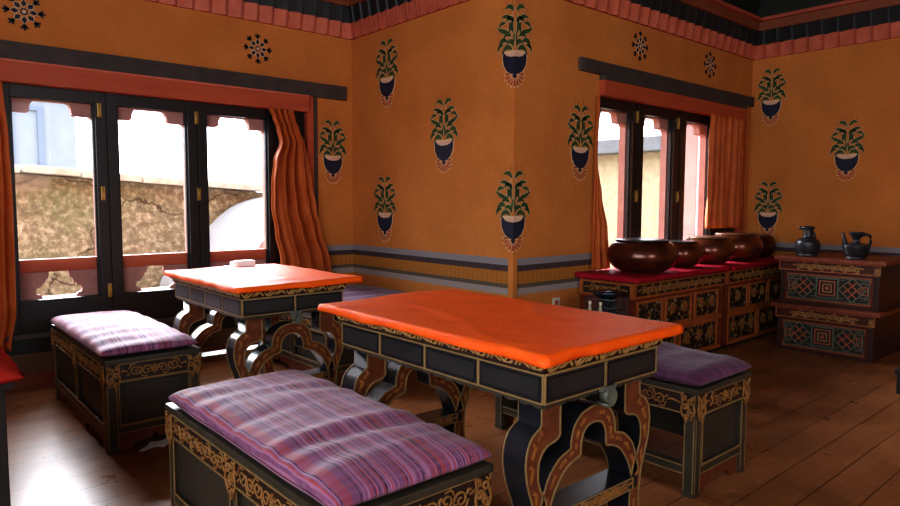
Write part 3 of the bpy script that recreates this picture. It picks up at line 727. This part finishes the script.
def vase_mesh(mb, fn):
    D = .0012
    for sx in (-1, 1):
        F = lambda a, b, d, sx=sx: fn(sx*a, b, d)
        for a, b, c, w in LV: leaf(mb, F, (a, b, c), w*1.25, 'cream', D, .045)
        for a, b, c, w in LV: leaf(mb, F, (a, b, c), w*1.25, 'leaf', D*2)
        for p in (((.1, .3), (.55, .9), (.62, 1.6)), ((.5, 2.0), (.2, 2.4), (.05, 2.7)), ((.3, .2), (.9, .5), (.95, .9))): leaf(mb, F, p, .03, 'pinkcream', D*1.5, .02)
        for p in (((.9, 1.75), (1.1, 1.95), (1.3, 2.05)), ((.6, 2.7), (.75, 3.0), (.72, 3.35)), ((.95, 2.6), (1.1, 2.75), (1.15, 2.95)), ((.25, 2.9), (.3, 3.2), (.2, 3.5)), ((1.3, 1.3), (1.5, 1.35), (1.62, 1.5))): leaf(mb, F, p, .035, 'paintred', D*1.5, .012)
    # lotus foot
    for k in range(-4, 5):
        a = -PI/2 + k*.385; r0, r1 = .42, 1.0
        c, s_ = math.cos(a), math.sin(a)
        def pet(g): return [(.0 + (r0-g)*c, -1.35 + (r0-g)*s_), (r1*.7*math.cos(a-.16-g*.25), -1.35 + r1*.7*math.sin(a-.16-g*.25)), ((r1+g)*math.cos(a-.07), -1.35 + (r1+g)*math.sin(a-.07)), ((r1+g)*math.cos(a+.07), -1.35 + (r1+g)*math.sin(a+.07)), (r1*.7*math.cos(a+.16+g*.25), -1.35 + r1*.7*math.sin(a+.16+g*.25))]
        sq = lambda P_: [(u*.85, -1.30 + (v+1.35)*.85) for u, v in P_]
        mb.prism(sq(pet(.10)), fn, 0, D, 'cream'); mb.prism(sq(pet(.0)), fn, D, D*1.8, 'paintred')
    mb.prism([(.16*math.cos(t*PI/6), -1.45 + .2*math.sin(t*PI/6)) for t in range(12)], fn, D, D*2, 'navy')
    bowl = [(-1.0, .12), (-1.06, -.25), (-.98, -.7), (-.7, -1.12), (-.3, -1.34), (0, -1.38), (.3, -1.34), (.7, -1.12), (.98, -.7), (1.06, -.25), (1.0, .12), (.7, -.16), (.35, -.26), (0, -.28), (-.35, -.26), (-.7, -.16)]
    mb.prism([(a*1.06, b*1.04) for a, b in bowl[:11]], fn, 0, D*1.6, 'cream')
    mb.prism(bowl, fn, D*1.6, D*2.6, 'navy')
    mb.prism([(-.74, -.1), (-.4, -.24), (0, -.27), (.4, -.24), (.74, -.1), (.45, .0), (0, .06), (-.45, .0)], fn, D*1.6, D*2.4, 'pinkcream')
def vase(wall, org, u, label, hw=.079, vs=.098):
    fn0 = frame(org, u, (0, 0, 1)); mb = MB()
    vase_mesh(mb, lambda a, b, d: fn0(a*hw, b*vs, d)); mb.build('painted_vase', wall, label=label)
XR, YR = (1, 0, 0), (0, -1, 0)
# vertical anchor: bowl lip; total 3.5 up, 2.25 down
def zlip(zb): return zb + 2.17*.098
vase(wall_left, (2.845, W1, zlip(1.30)), XR, 'painted vase of leaves right of the left window', hw=.082)
vase(wall_mid, (W2, 4.228, zlip(1.885)), YR, 'painted vase high beside the inner corner', hw=.095)
vase(wall_mid, (W2, 3.547, zlip(1.361)), YR, 'painted vase midway up the middle wall', hw=.095)
vase(wall_mid, (W2, 4.262, zlip(.838)), YR, 'painted vase just above the dado near the inner corner', hw=.095)
def corner_vase(z, label):
    # folds round the projecting corner: left half on the middle wall, right half on the window wall
    mb = MB(); hw, vs = .098, .098
    tmp = MB(); vase_mesh(tmp, lambda a, b, d: (a*hw, b*vs, d))
    me = bpy.data.meshes.new('t'); me.from_pydata(tmp.v, [], tmp.f)
    bm = bmesh.new(); bm.from_mesh(me); bm.faces.ensure_lookup_table()
    for f, mi in zip(bm.faces, tmp.mi): f.material_index = mi
    bmesh.ops.bisect_plane(bm, geom=bm.verts[:] + bm.edges[:] + bm.faces[:], plane_co=(0, 0, 0), plane_no=(1, 0, 0))
    bm.verts.index_update()
    for v in bm.verts:
        x, y, d = v.co
        v.co = (W2 - d, W3 - x, z + y) if x < 1e-6 else (W2 + x, W3 - d, z + y)
        if abs(x) < 1e-6: v.co = (W2 - d, W3 - d, z + y)
    bm.to_mesh(me); bm.free()
    for m in tmp.mats: me.materials.append(M[m])
    o = bpy.data.objects.new('painted_vase', me); C.objects.link(o); o.parent = wall_mid; o['label'] = label
corner_vase(zlip(1.868), 'upper painted vase folded round the projecting corner')
corner_vase(zlip(.838), 'lower painted vase folded round the projecting corner')
vase(wall_win, (3.697, W3, zlip(1.306)), XR, 'painted vase left of the right window', hw=.09)
vase(wall_far, (W4, 2.69, zlip(1.868)), YR, 'painted vase high at the far corner', hw=.082)
vase(wall_far, (W4, 2.04, zlip(1.343)), YR, 'painted vase midway up the far wall', hw=.085)
vase(wall_far, (W4, 2.68, zlip(.836)), YR, 'painted vase low at the far corner above the cabinets', hw=.082)
def medallion(wall, org, u, r, label):
    fn = frame(org, u, (0, 0, 1)); mb = MB()
    for k in range(8):
        a = k*PI/4; c, s_ = math.cos(a), math.sin(a)
        R_ = lambda x, y: (c*x - s_*y, s_*x + c*y)
        mb.prism([R_(r*.26, 0), R_(r*.48, r*.155), R_(r*.72, 0), R_(r*.48, -r*.155)], fn, 0, .0016, 'navy')
        mb.prism([R_(r*.2, 0), R_(r*.48, r*.2), R_(r*.78, 0), R_(r*.48, -r*.2)], fn, 0, .0008, 'cream')
        for q in (-.2, 0, .2): mb.ribbon([(r*.74*math.cos(a), r*.74*math.sin(a)), (r*.9*math.cos(a+q*.4), r*.9*math.sin(a+q*.4)), (r*(1.12-abs(q)*.5)*math.cos(a+q), r*(1.12-abs(q)*.5)*math.sin(a+q))], .016, fn, 0, .0014, 'cor_dark', True)
    mb.prism([(r*.2*math.cos(k*PI/8), r*.2*math.sin(k*PI/8)) for k in range(16)], fn, 0, .0022, 'navy')
    mb.prism([(r*.11*math.cos(k*PI/8), r*.11*math.sin(k*PI/8)) for k in range(16)], fn, .001, .003, 'cream')
    mb.build('painted_flower', wall, label=label)
medallion(wall_left, (.727, W1, 2.28), XR, .10, 'painted dark flower above the left window, leftmost')
medallion(wall_left, (2.21, W1, 2.288), XR, .10, 'painted dark flower above the left window near the corner')
medallion(wall_win, (4.397, W3, 2.325), XR, .10, 'painted flower above the right window')
medallion(wall_win, (5.46, W3, 2.33), XR, .10, 'painted flower above the right window near the far corner')

# ------------------------------------------------------------------ curtains
def curtain(label, rows, y, folds, amp, mat='curtain_cloth', seed=0, group='orange curtains'):
    """rows: (z, xleft, xright) top to bottom; pleats in depth"""
    mb = MB(); n = 64; zs = []
    R = []
    pts = rows
    for k in range(len(pts)-1):
        for q in range(8):
            t = q/8; t2 = t*t*(3-2*t); a, b = pts[k], pts[k+1]
            R.append((a[0] + (b[0]-a[0])*t, a[1] + (b[1]-a[1])*t2, a[2] + (b[2]-a[2])*t2))
    R.append(pts[-1])
    for z, xa, xb in R:
        w = xb - xa
        for i in range(n+1):
            u = i/n
            ph = folds*2*PI*u + .8*noise.noise(Vector((u*3, z*1.2, seed)))*2
            am = amp*(.45 + .55*min(1, w/.3))
            d = am*(math.sin(ph) + .35*math.sin(2.3*ph + z*2))
            s_ = .012*noise.noise(Vector((u*6, z*4, seed+3)))
            mb.v.append((xa + w*u + am*.25*math.cos(ph), y - am - d*.9 + s_, z))
    for k in range(len(R)-1):
        for i in range(n):
            a = k*(n+1) + i; mb.face((a, a+1, a+n+2, a+n+1), mat, True)
    o = mb.build('curtain'); o['label'] = label; o['category'] = 'curtain'; o['group'] = group
    md = o.modifiers.new('t', 'SOLIDIFY'); md.thickness = .003
    return o
yc = W1 - .05
curtain('bunched orange curtain gathered at the right side of the left window', [(1.845, 2.24, 2.46), (1.78, 2.27, 2.47), (1.70, 2.30, 2.50), (1.60, 2.32, 2.54), (1.45, 2.26, 2.56), (1.30, 2.24, 2.585), (1.10, 2.235, 2.62), (.92, 2.26, 2.66), (.70, 2.30, 2.73), (.40, 2.34, 2.80)], W1-.045, 4, .05, seed=1)
curtain('orange curtain at the left edge of the left window, cut by the frame', [(1.845, .36, .585), (1.5, .36, .605), (1.2, .36, .61), (.8, .36, .605), (.5, .36, .60), (.25, .36, .565)], W1-.045, 4, .03, seed=2)
curtain('narrow dark orange curtain at the left side of the right window', [(1.90, 3.85, 3.865), (1.45, 3.83, 3.86), (1.2, 3.82, 3.915), (.95, 3.81, 3.985), (.67, 3.80, 4.03)], W3-.02, 3, .014, seed=3)
curtain('orange curtain hanging at the right side of the right window above the pots', [(1.905, 5.36, 5.98), (1.6, 5.36, 5.97), (1.2, 5.355, 5.97), (.93, 5.35, 5.97)], W3-.035, 6, .03, seed=4)

# ------------------------------------------------------------------ long painted cabinets under the right window
def rosette(mb, fn, cu, cv, r, d):
    for k in range(7):
        a = k*2*PI/7; mb.prism([(cu + r*.3*math.cos(a), cv + r*.3*math.sin(a)), (cu + r*.8*math.cos(a-.35), cv + r*.8*math.sin(a-.35)), (cu + r*math.cos(a), cv + r*math.sin(a)), (cu + r*.8*math.cos(a+.35), cv + r*.8*math.sin(a+.35))], fn, d, d+.008, 'gold')
    mb.prism([(cu + r*.28*math.cos(k*PI/5), cv + r*.28*math.sin(k*PI/5)) for k in range(10)], fn, d, d+.011, 'chest_orange')
def make_cabinet(label, x0, x1, panels):
    y0, y1, H = 2.42, 2.85, .655
    t = thing('cabinet', label, 'cabinet', (x0, y0, 0), 0, 'painted cabinets under the right window')
    L = x1-x0; D = y1-y0
    mb = MB(); mb.box(0, L, .012, D, .03, .62, 'cab_red'); mb.box(.01, L-.01, .03, D, 0, .03, 'black_wood'); mb.build('carcass', t)
    mb = MB(); mb.box(-.018 if x0 < 4 else .014, L-.002, -.018, D, .62, H, 'cab_red', .004); mb.build('top_board', t)
    f = frame((0, .012, 0), (1, 0, 0), (0, 0, 1)); fs = frame((0, D, 0), (0, -1, 0), (0, 0, 1))
    for fn, l in ((f, L), (fs, D)):
        mb = MB(); mb.prism([(.0, .515), (l, .515), (l, .62), (0, .62)], fn, 0, .012, 'cab_orange'); ap = mb.build('apron', t)
        g = MB(); g.prism([(.035, .532), (l-.02, .532), (l-.02, .606), (.035, .606)], fn, .012, .014, 'bench_apron'); scrolls(g, lambda a, b, d, fn=fn: fn(.04+a, .532+b, .013+d), l-.07, .074, .007, .007); g.build('scroll_carving', ap)
    mb = MB()
    for v0, v1 in ((.265, .295), (.03, .05)): mb.prism([(0, v0), (L, v0), (L, v1), (0, v1)], f, 0, .008, 'cab_orange')
    for u0, u1 in ((0, .03), (L-.05, L)): mb.prism([(u0, .03), (u1, .03), (u1, .515), (u0, .515)], f, 0, .009, 'cab_red')
    mb.build('face_frame', t)
    for a, b, c, d_, ros in panels:
        a -= x0; b -= x0
        if b > L - .02: b = L - .02
        mb = MB()
        for q in ((a-.018, b+.018, c-.018, c), (a-.018, b+.018, d_, d_+.018), (a-.018, a, c, d_), (b, b+.018, c, d_)):
            mb.prism([(q[0], q[2]), (q[1], q[2]), (q[1], q[3]), (q[0], q[3])], f, 0, .014, 'cab_orange')
        pn = mb.build('panel', t)
        mb = MB(); mb.prism([(a, c), (b, c), (b, d_), (a, d_)], f, 0, .004, 'carved_floral'); h = d_-c
        if ros:
            for k in range(ros): rosette(mb, f, a + (b-a)*(k+.5)/ros, c + h*.58, h*.26, .004)
        mb.build('floral_carving', pn)
    return t
make_cabinet('long red carved cabinet under the right window, left one beside the heater', 3.70, 4.955, [(3.765, 4.05, .315, .48, 0), (4.115, 4.435, .315, .48, 2), (4.515, 4.835, .315, .48, 2), (3.765, 4.235, .065, .25, 0), (4.315, 4.835, .065, .25, 3)])
make_cabinet('red carved cabinet under the right window, right one beside the stacked chests', 4.985, 6.235, [(5.035, 5.335, .315, .48, 1), (5.39, 5.705, .315, .48, 2), (5.76, 6.06, .315, .48, 1), (5.035, 5.515, .065, .25, 3), (5.575, 6.06, .065, .25, 3)])
def runner(label, x0, x1, seed):
    L = x1-x0; mb = MB()
    o = make_cloth('cabinet_cloth', label, ((x0+x1)/2, 2.626, .6565), L, .482, .028, 'crimson_cloth', seed, 'crimson cloths on the cabinets', 'cloth', T=.006, wr=.002)
    return o
runner('crimson cloth covering the left carved cabinet under the pots', 3.665, 4.955, 5)
runner('crimson cloth covering the right carved cabinet next to the chests', 4.981, 6.245, 6)

# brass pots
def pot(label, x, y, R, H, lid, body, g='brass pots on the crimson cloth'):
    t = thing('brass_pot', label, 'pot', (x, y, .669), 0, g); mb = MB()
    pr = cr([(.45, 0), (.62, .02), (.82, .14), (.97, .36), (1.0, .52), (.95, .72), (.84, .88), (.73, .955)], 5)
    mb.lathe([(r*R, z*H) for r, z in pr] + [(.72*R, .95*H), (.60*R, .93*H)], body, 40); mb.build('bowl', t)
    mb = MB(); mb.lathe([(.60*R, .945*H), (.76*R, .955*H), (.775*R, .975*H), (.75*R, 1.0*H), (.55*R, 1.02*H), (.1*R, 1.03*H)], lid, 40); mb.build('lid', t)
    return t
PG = [('large dark brass pot with black lid, leftmost on the crimson cloth', 4.045, 2.585, .24, .225, 'pot_lid_dark', 'brass'),
      ('small copper brown pot second from the left on the crimson cloth', 4.62, 2.62, .165, .19, 'pot_lid_dark', 'brass_hi'),
      ('copper brown pot with pale lid in the middle of the row', 5.05, 2.62, .20, .21, 'pot_lid', 'brass_hi'),
      ('tall copper brown pot second from the right in the row', 5.52, 2.62, .215, .225, 'pot_lid', 'brass_hi'),
      ('reddish pot at the far right end of the row beside the chests', 6.05, 2.66, .15, .19, 'pot_lid', 'brass')]
for a in PG: pot(*a)

# ------------------------------------------------------------------ stacked chests by the far wall
def make_chest(label, X, Yc, z0, H, L, D):
    t = thing('chest', label, 'chest', (X, Yc, z0), 0, 'stacked lattice chests')
    # front faces -X ; local frame along -Y
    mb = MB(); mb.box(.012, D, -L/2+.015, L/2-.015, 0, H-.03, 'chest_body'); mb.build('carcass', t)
    mb = MB(); mb.box(-.025, D+.01, -L/2-.03, L/2+.03, H-.03, H, 'cab_red', .006); mb.build('top_board', t)
    f = frame((.012, L/2-.015, 0), (0, -1, 0), (0, 0, 1)); l = L-.03
    za, zb = H-.105, H-.03
    mb = MB(); mb.prism([(-.012, za), (l+.012, za), (l+.012, zb), (-.012, zb)], f, 0, .016, 'chest_red'); ap = mb.build('apron', t)
    g = MB(); scrolls(g, lambda a, b, d: f(.1+a, za+.008+b, .016+d), l-.2, zb-za-.016, .008, .006); rect_line(g, lambda a, b, d: f(a, b, .016+d), -.01, l+.01, za, zb, .006, .003, 'cab_orange')
    for u0, s_ in ((l+.008, -1),): corner_scroll(g, lambda a, b, d, u0=u0, s_=s_: f(u0+s_*a, za+b, .016+d), .035, (zb-za)*.8, .004)
    g.build('scroll_carving', ap)
    mb = MB(); c, d_ = .03, za-.012
    mb.prism([(.05, c), (l-.05, c), (l-.05, d_), (.05, d_)], f, 0, .003, 'chest_dark'); pn = mb.build('panel', t)
    g = MB(); h = d_-c
    for w, m, e in ((.014, 'chest_red', 0), (.007, 'chest_orange', .018), (.005, 'chest_teal', .03)):
        rect_line(g, lambda a, b, d: f(a, b, .003+d), .03+e, l-.03-e, c-.015+e, d_+.006-e, w, .008, m)
    cx = l/2; cy = (c+d_)/2; q = h*.36
    for s_, m in ((q, 'chest_teal'), (q*.72, 'chest_orange'), (q*.42, 'gold')): rect_line(g, lambda a, b, d: f(a, b, .003+d), cx-s_, cx+s_, cy-s_, cy+s_, .008, .008, m)
    g.prism([(cx-.012, cy-.012), (cx+.012, cy-.012), (cx+.012, cy+.012), (cx-.012, cy+.012)], f, .003, .012, 'chest_orange')
    for sd in (-1, 1):
        ox = cx + sd*(l*.25); r = h*.42
        for k in (-.5, -.17, .17, .5):
            for e in (1, -1):
                a = (ox + (k - .5)*r, cy - e*(.5 + k)*r); b = (ox + (k + .5)*r, cy + e*(.5 - k)*r)
                g.ribbon([a, b], .0075, f, .003, .010 + .002*(e > 0), 'chest_orange' if abs(k) < .3 else 'chest_teal')
        for sx in (-1, 1):
            for sy in (-1, 1):
                u, v = ox + sx*r*1.0, cy + sy*r*.75
                g.ribbon([(u, v - sy*.03), (u, v), (u - sx*.035, v)], .006, f, .003, .009, 'chest_teal')
        ex = cx + sd*(l/2 - .085)
        for s_, m in ((.035, 'chest_teal'), (.02, 'chest_orange')): rect_line(g, lambda a, b, d: f(a, b, .003+d), ex-s_, ex+s_, cy-s_*1.6, cy+s_*1.6, .006, .008, m)
    g.build('lattice_carving', pn)
    return t
make_chest('lower of the two stacked lattice-carved chests, standing on the floor', 5.36, 1.853, 0, .365, .70, .86)
make_chest('upper of the two stacked lattice-carved chests, holding the black jugs', 5.43, 1.86, .3655, .365, .715, .80)
ZT = .3655+.365
def jug():
    t = thing('jug', 'squat black clay jug with short neck, left on the upper chest', 'jug', (5.58, 2.065, ZT)); mb = MB()
    mb.lathe([(r, z) for r, z in cr([(.062, 0), (.068, .006), (.066, .022), (.074, .03), (.083, .07), (.082, .105), (.068, .124), (.042, .135), (.034, .15), (.033, .19), (.036, .205)], 4)] + [(.028, .205), (.024, .15)], 'clay_black', 32); mb.build('body', t); t.scale = (1.07, 1.07, 1.07)
    mb = MB(); mb.lathe([(.036, .20), (.046, .206), (.046, .214), (.03, .222), (.012, .226)], 'clay_black', 24); mb.tube([(-.01, .04, .212), (-.012, .052, .205), (-.012, .058, .195)], [.014, .012, .006], 'clay_black'); mb.build('rim', t)
    mb = MB(); mb.tube([(0, -.028, .185), (0, -.042, .175), (0, -.046, .155), (0, -.05, .135)], .008, 'clay_black'); mb.build('handle', t)
jug()
def kettle():
    t = thing('kettle', 'black clay kettle with spout and loop handle, right on the upper chest', 'kettle', (5.56, 1.715, ZT)); mb = MB()
    mb.lathe([(r, z) for r, z in cr([(.056, 0), (.062, .006), (.060, .018), (.070, .03), (.082, .07), (.086, .092), (.080, .098), (.05, .108), (.024, .116), (.02, .135), (.03, .152), (.043, .172), (.046, .186)], 4)] + [(.03, .188), (.01, .19)], 'clay_black', 32); mb.build('body', t); t.scale = (1.1, 1.1, 1.1)
    mb = MB(); mb.tube([(0, .058, .085), (0, .072, .115), (0, .079, .15), (0, .085, .18)], [.02, .016, .011, .007], 'clay_black', 10); mb.build('spout', t)
    mb = MB(); mb.tube([(0, -.035, .165), (0, -.062, .172), (0, -.083, .158), (0, -.086, .125), (0, -.074, .095)], .011, 'clay_black', 10); mb.build('handle', t)
kettle()

# ------------------------------------------------------------------ small things
def heater():
    t = thing('heater', 'dark round-topped heater in a wire guard beside the left cabinet', 'heater', (3.50, 2.485, 0)); z = .565; a = .10
    mb = MB(); mb.lathe([(.09, .012), (.095, .03), (.095, .40), (.06, .43), (.05, z)], 'iron', 28); mb.build('body', t)
    mb = MB(); mb.lathe([(.05, z-.03), (.085, z+.002), (.095, z+.012), (.09, z+.022), (.05, z+.028)], 'steel', 32); mb.build('lid', t)
    mb = MB()
    for k in range(11):
        u = -a + 2*a*k/10
        for p in ((u, -a), (u, a), (-a, u), (a, u)): mb.tube([(p[0], p[1], .0), (p[0], p[1], z-.02)], .0015, 'wire', 5)
    for zz in [z-.02 - k*.05 for k in range(11)]:
        mb.tube([(-a, -a, zz), (a, -a, zz), (a, a, zz), (-a, a, zz), (-a, -a, zz)], .0022 if zz < z-.03 else .004, 'wire', 5)
    mb.build('wire_guard', t)
    for dx, dy in ((-.108, .05), (-.108, -.03)):
        mb = MB(); mb.lathe([(.008, .46), (.012, .475), (.007, .50), (.014, .525), (.006, .53)], 'chrome', 12, (dx, dy)); mb.build('element', t)
heater()
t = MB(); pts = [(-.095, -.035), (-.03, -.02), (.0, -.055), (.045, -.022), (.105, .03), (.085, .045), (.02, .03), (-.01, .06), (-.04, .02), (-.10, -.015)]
t.prism(pts, lambda a, b, d: (a, b, d), .0005, .002, 'white'); o = t.build('floor_light_patch'); o.location = (.957, 3.20, 0)  # flat white sheet standing in for a patch of light on the floor
o.rotation_euler = (0, 0, .2); o['label'] = 'white pointed patch of light on the floor by the sunlit bench, made as a flat sheet'; o['category'] = 'light patch'
t = MB(); t.box(-.034, .034, -.01, 0, -.034, .034, 'plastic', .003); t.box(-.018, .018, -.012, -.009, -.016, .016, 'cor_red2', .002)
o = t.build('wall_socket'); o.location = (3.46, W3, .470); o['label'] = 'small pale electric socket on the wall behind the near table'; o['category'] = 'socket'
t = MB(); t.box(-.055, .055, -.03, .03, 0, .035, 'white', .004); o = t.build('paper_packet'); o.location = (1.62, 3.70, .7695)
o['label'] = 'small white packet at the window edge of the far tablecloth'; o['category'] = 'packet'
# red cloth on a black chest cut by the left edge
t = thing('side_table', 'black side table under a red cloth, cut by the left edge of the photo', 'table', (-.09, 2.57, 0)); mb = MB()
mb.box(-.36, .36, -.40, .40, .62, .655, 'black_wood', .004); mb.build('tabletop', t)
for sx in (-1, 1):
    for sy in (-1, 1): mb = MB(); mb.box(sx*.31-.03, sx*.31+.03, sy*.35-.03, sy*.35+.03, 0, .62, 'black_wood', .004); mb.build('leg', t)
for k, (x0, x1, y0, y1) in enumerate(((-.28, .28, -.375, -.35), (-.28, .28, .35, .375), (-.335, -.31, -.32, .32), (.31, .335, -.32, .32))):
    mb = MB(); mb.box(x0, x1, y0, y1, .02, .62, 'black_wood'); mb.build('panel', t)
make_cushion('table_pad', 'red cloth pad on the black table at the left edge', (-.125, 2.50, .6555), .81, .92, .065, 'red_cloth', 8, puff=.01, cat='cloth')
# little stool cut by the right edge
t = thing('stool', 'dark low stool at the right edge, only one leg showing', 'stool', (4.74, 1.05, 0)); mb = MB(); mb.box(-.13, .13, -.15, .13, .12, .15, 'black_wood', .004); mb.build('seat', t)
for sx in (-1, 1):
    for sy in (-1, 1): mb = MB(); mb.box(sx*.10-.02, sx*.10+.02, sy*.10-.02, sy*.10+.02, 0, .12, 'black_wood', .003); mb.build('leg', t)

# ------------------------------------------------------------------ outside
mb = MB(); mb.box(-14, 26, W1+.4, 34, -.6, -.5, 'ground'); mb.box(W2+.5, 26, W3+.4, W1+.4, -.6, -.5, 'ground'); S(mb.build('ground'))
# old mud wall with coping stones
mb = MB(); n = 90; x0, x1 = -3.0, 3.7; y = 7.25
tops = []
for k in range(n+1):
    x = x0 + (x1-x0)*k/n; tops.append((x, 1.40 - .06*max(0, x-1.0)))
mb.prism([(x0, -.5)] + tops + [(x1, -.5)], lambda a, b, d: (a, y + d, b), 0, .5, 'mud')
o = mb.build('garden_wall'); o['label'] = 'cracked mud garden wall outside the left window'; o['category'] = 'wall'
r = random.Random(3)
x = x0
while x < x1 - .3:
    w = r.uniform(.35, .75); mb = MB(); z = 1.40 - .06*max(0, x+w/2-1.0) + .03
    mb.box(-w/2, w/2, -.36, .36, -.035, .035, 'stone', .012)
    o = mb.build('coping_stone'); o.location = (x+w/2, y+.22, z + .012); o.rotation_euler = (r.uniform(-.02, .02), .06 if x+w/2 > 1 else 0, r.uniform(-.03, .03))
    o['label'] = 'flat coping stone on top of the mud garden wall'; o['category'] = 'stone'; o['group'] = 'coping stones on the garden wall'; x += w*1.04
# pale house behind the wall
t = thing('house', 'pale overexposed house behind the mud wall outside the left window', 'house', (1.0, 16.0, -.5))
mb = MB(); mb.box(-6, 2.3, 0, 4, 0, 4.2, 'house_pale'); mb.build('wall', t)
mb = MB(); mb.box(-6.4, 2.7, -.5, 4.4, 4.2, 4.35, 'bluegrey'); mb.build('roof', t)
for k in range(5):
    x = -5.2 + k*1.45; m = MB()
    for q in ((0, 1.1, 2.1, 2.2), (0, 1.1, 3.5, 3.6), (0, .1, 2.2, 3.5), (1.0, 1.1, 2.2, 3.5), (.5, .58, 2.2, 3.5)): m.box(x+q[0], x+q[1], -.06, 0, q[2], q[3], 'bluegrey')
    m.build('window', t)
# white car
t = thing('car', 'white parked car with rounded roof seen through the left window', 'car', (3.75, 6.38, -.5))
mb = MB(); pr = cr([(-1.5, .35), (-1.55, .8), (-1.35, 1.0), (-1.05, 1.35), (-.7, 1.62), (-.2, 1.72), (.5, 1.70), (.95, 1.5), (1.3, 1.08), (1.75, .98), (1.85, .6), (1.8, .35)], 5)
mb.prism(pr, lambda a, b, d: (a, d, b), -.75, .75, 'car', smooth=True); mb.build('body', t)
for a in (-.95, 1.15):
    for sy in (-.78, .72):
        mb = MB(); K = 24; mb.prism([(a + .33*math.cos(k*2*PI/K), .33 + .33*math.sin(k*2*PI/K)) for k in range(K)], lambda u, v, d, sy=sy: (u, sy + d, v), -.04, .1, 'black_wood'); mb.build('wheel', t)
mb = MB(); mb.prism(cr([(-.95, 1.08), (-.62, 1.5), (-.1, 1.6), (.45, 1.58), (.85, 1.4), (1.08, 1.1)], 4), lambda a, b, d: (a, -.752 + d, b), -.006, 0, 'car_glass'); mb.build('side_window', t)
# cream outbuilding seen through the right window
t = thing('outbuilding', 'cream plastered outbuilding with grey roof edge outside the right window', 'building', (10.5, 3.2, -.5))
mb = MB(); mb.box(0, 4, 0, 10, 0, 2.55, 'cream_plaster'); mb.build('wall', t)
mb = MB(); mb.box(-.35, 4.2, -.3, 10.3, 2.55, 2.8, 'roof', .02); mb.build('roof', t)
t = thing('pillar', 'pale whitewashed pillar close outside the right window', 'pillar', (6.75, 3.75, -.5)); mb = MB()
mb.box(-.20, .20, -.2, .2, 0, 2.9, 'pillar_pink', .01); mb.build('shaft', t); mb = MB(); mb.box(-.25, .25, -.25, .25, 2.9, 3.05, 'whitewash', .01); mb.build('cap', t)

# ------------------------------------------------------------------ light
w = bpy.data.worlds.new('World'); bpy.context.scene.world = w; w.use_nodes = True
bg = w.node_tree.nodes['Background']; bg.inputs[0].default_value = (.90, .95, 1, 1); bg.inputs[1].default_value = 7.0
def portal(loc, rot, sx, sy):
    l = bpy.data.lights.new('portal', 'AREA'); l.shape = 'RECTANGLE'; l.size = sx; l.size_y = sy; l.cycles.is_portal = True
    o = bpy.data.objects.new('sky_portal', l); C.objects.link(o); o.location = loc; o.rotation_euler = rot
portal((1.45, W1+.24, 1.15), (-PI/2, 0, 0), 2.3, 1.7)
portal((4.95, W3+.24, 1.25), (-PI/2, 0, 0), 2.3, 1.6)
portal((XL-.21, -.2, 1.825), (0, -PI/2, 0), 1.85, 4.0)
portal((1.3, YB-.21, 2.0), (PI/2, 0, 0), 1.8, 1.4)
def area(name, loc, target, sx, sy, e, col):
    l = bpy.data.lights.new(name, 'AREA'); l.shape = 'RECTANGLE'; l.size = sx; l.size_y = sy; l.energy = e; l.color = col
    o = bpy.data.objects.new(name, l); C.objects.link(o); o.location = loc
    o.rotation_euler = (Vector(target) - Vector(loc)).to_track_quat('-Z', 'Y').to_euler(); return o

sl = bpy.data.lights.new('hazy_sun', 'SUN'); sl.energy = 24.0; sl.angle = math.radians(50); sl.color = (.95, .97, 1)
so = bpy.data.objects.new('hazy_sun', sl); C.objects.link(so); so.location = (1, 8, 6); so.rotation_euler = Vector((.0, -1, -.50)).to_track_quat('-Z', 'Y').to_euler()

# ------------------------------------------------------------------ camera
cd = bpy.data.cameras.new('camera'); cam = bpy.data.objects.new('camera', cd); C.objects.link(cam)
cd.sensor_width = 36; cd.lens = 657.28/900*36
yaw, pitch, roll = .8536, .0773, .0033
F = Vector((math.cos(yaw)*math.cos(pitch), math.sin(yaw)*math.cos(pitch), -math.sin(pitch)))
Rt = Vector((math.sin(yaw), -math.cos(yaw), 0)); U = Rt.cross(F)
R2 = Rt*math.cos(roll) + U*math.sin(-roll)*-1; U2 = R2.cross(F)
cam.matrix_world = Matrix(((R2.x, U2.x, -F.x, 0), (R2.y, U2.y, -F.y, 0), (R2.z, U2.z, -F.z, 1.15), (0, 0, 0, 1)))
sc = bpy.context.scene; sc.camera = cam
sc.view_settings.view_transform = 'Standard'; sc.view_settings.look = 'Medium High Contrast'; sc.view_settings.exposure = 0
sc.cycles.use_denoising = True; sc.cycles.max_bounces = 10; sc.cycles.diffuse_bounces = 6; sc.cycles.transparent_max_bounces = 12
sc.cycles.sample_clamp_indirect = 8
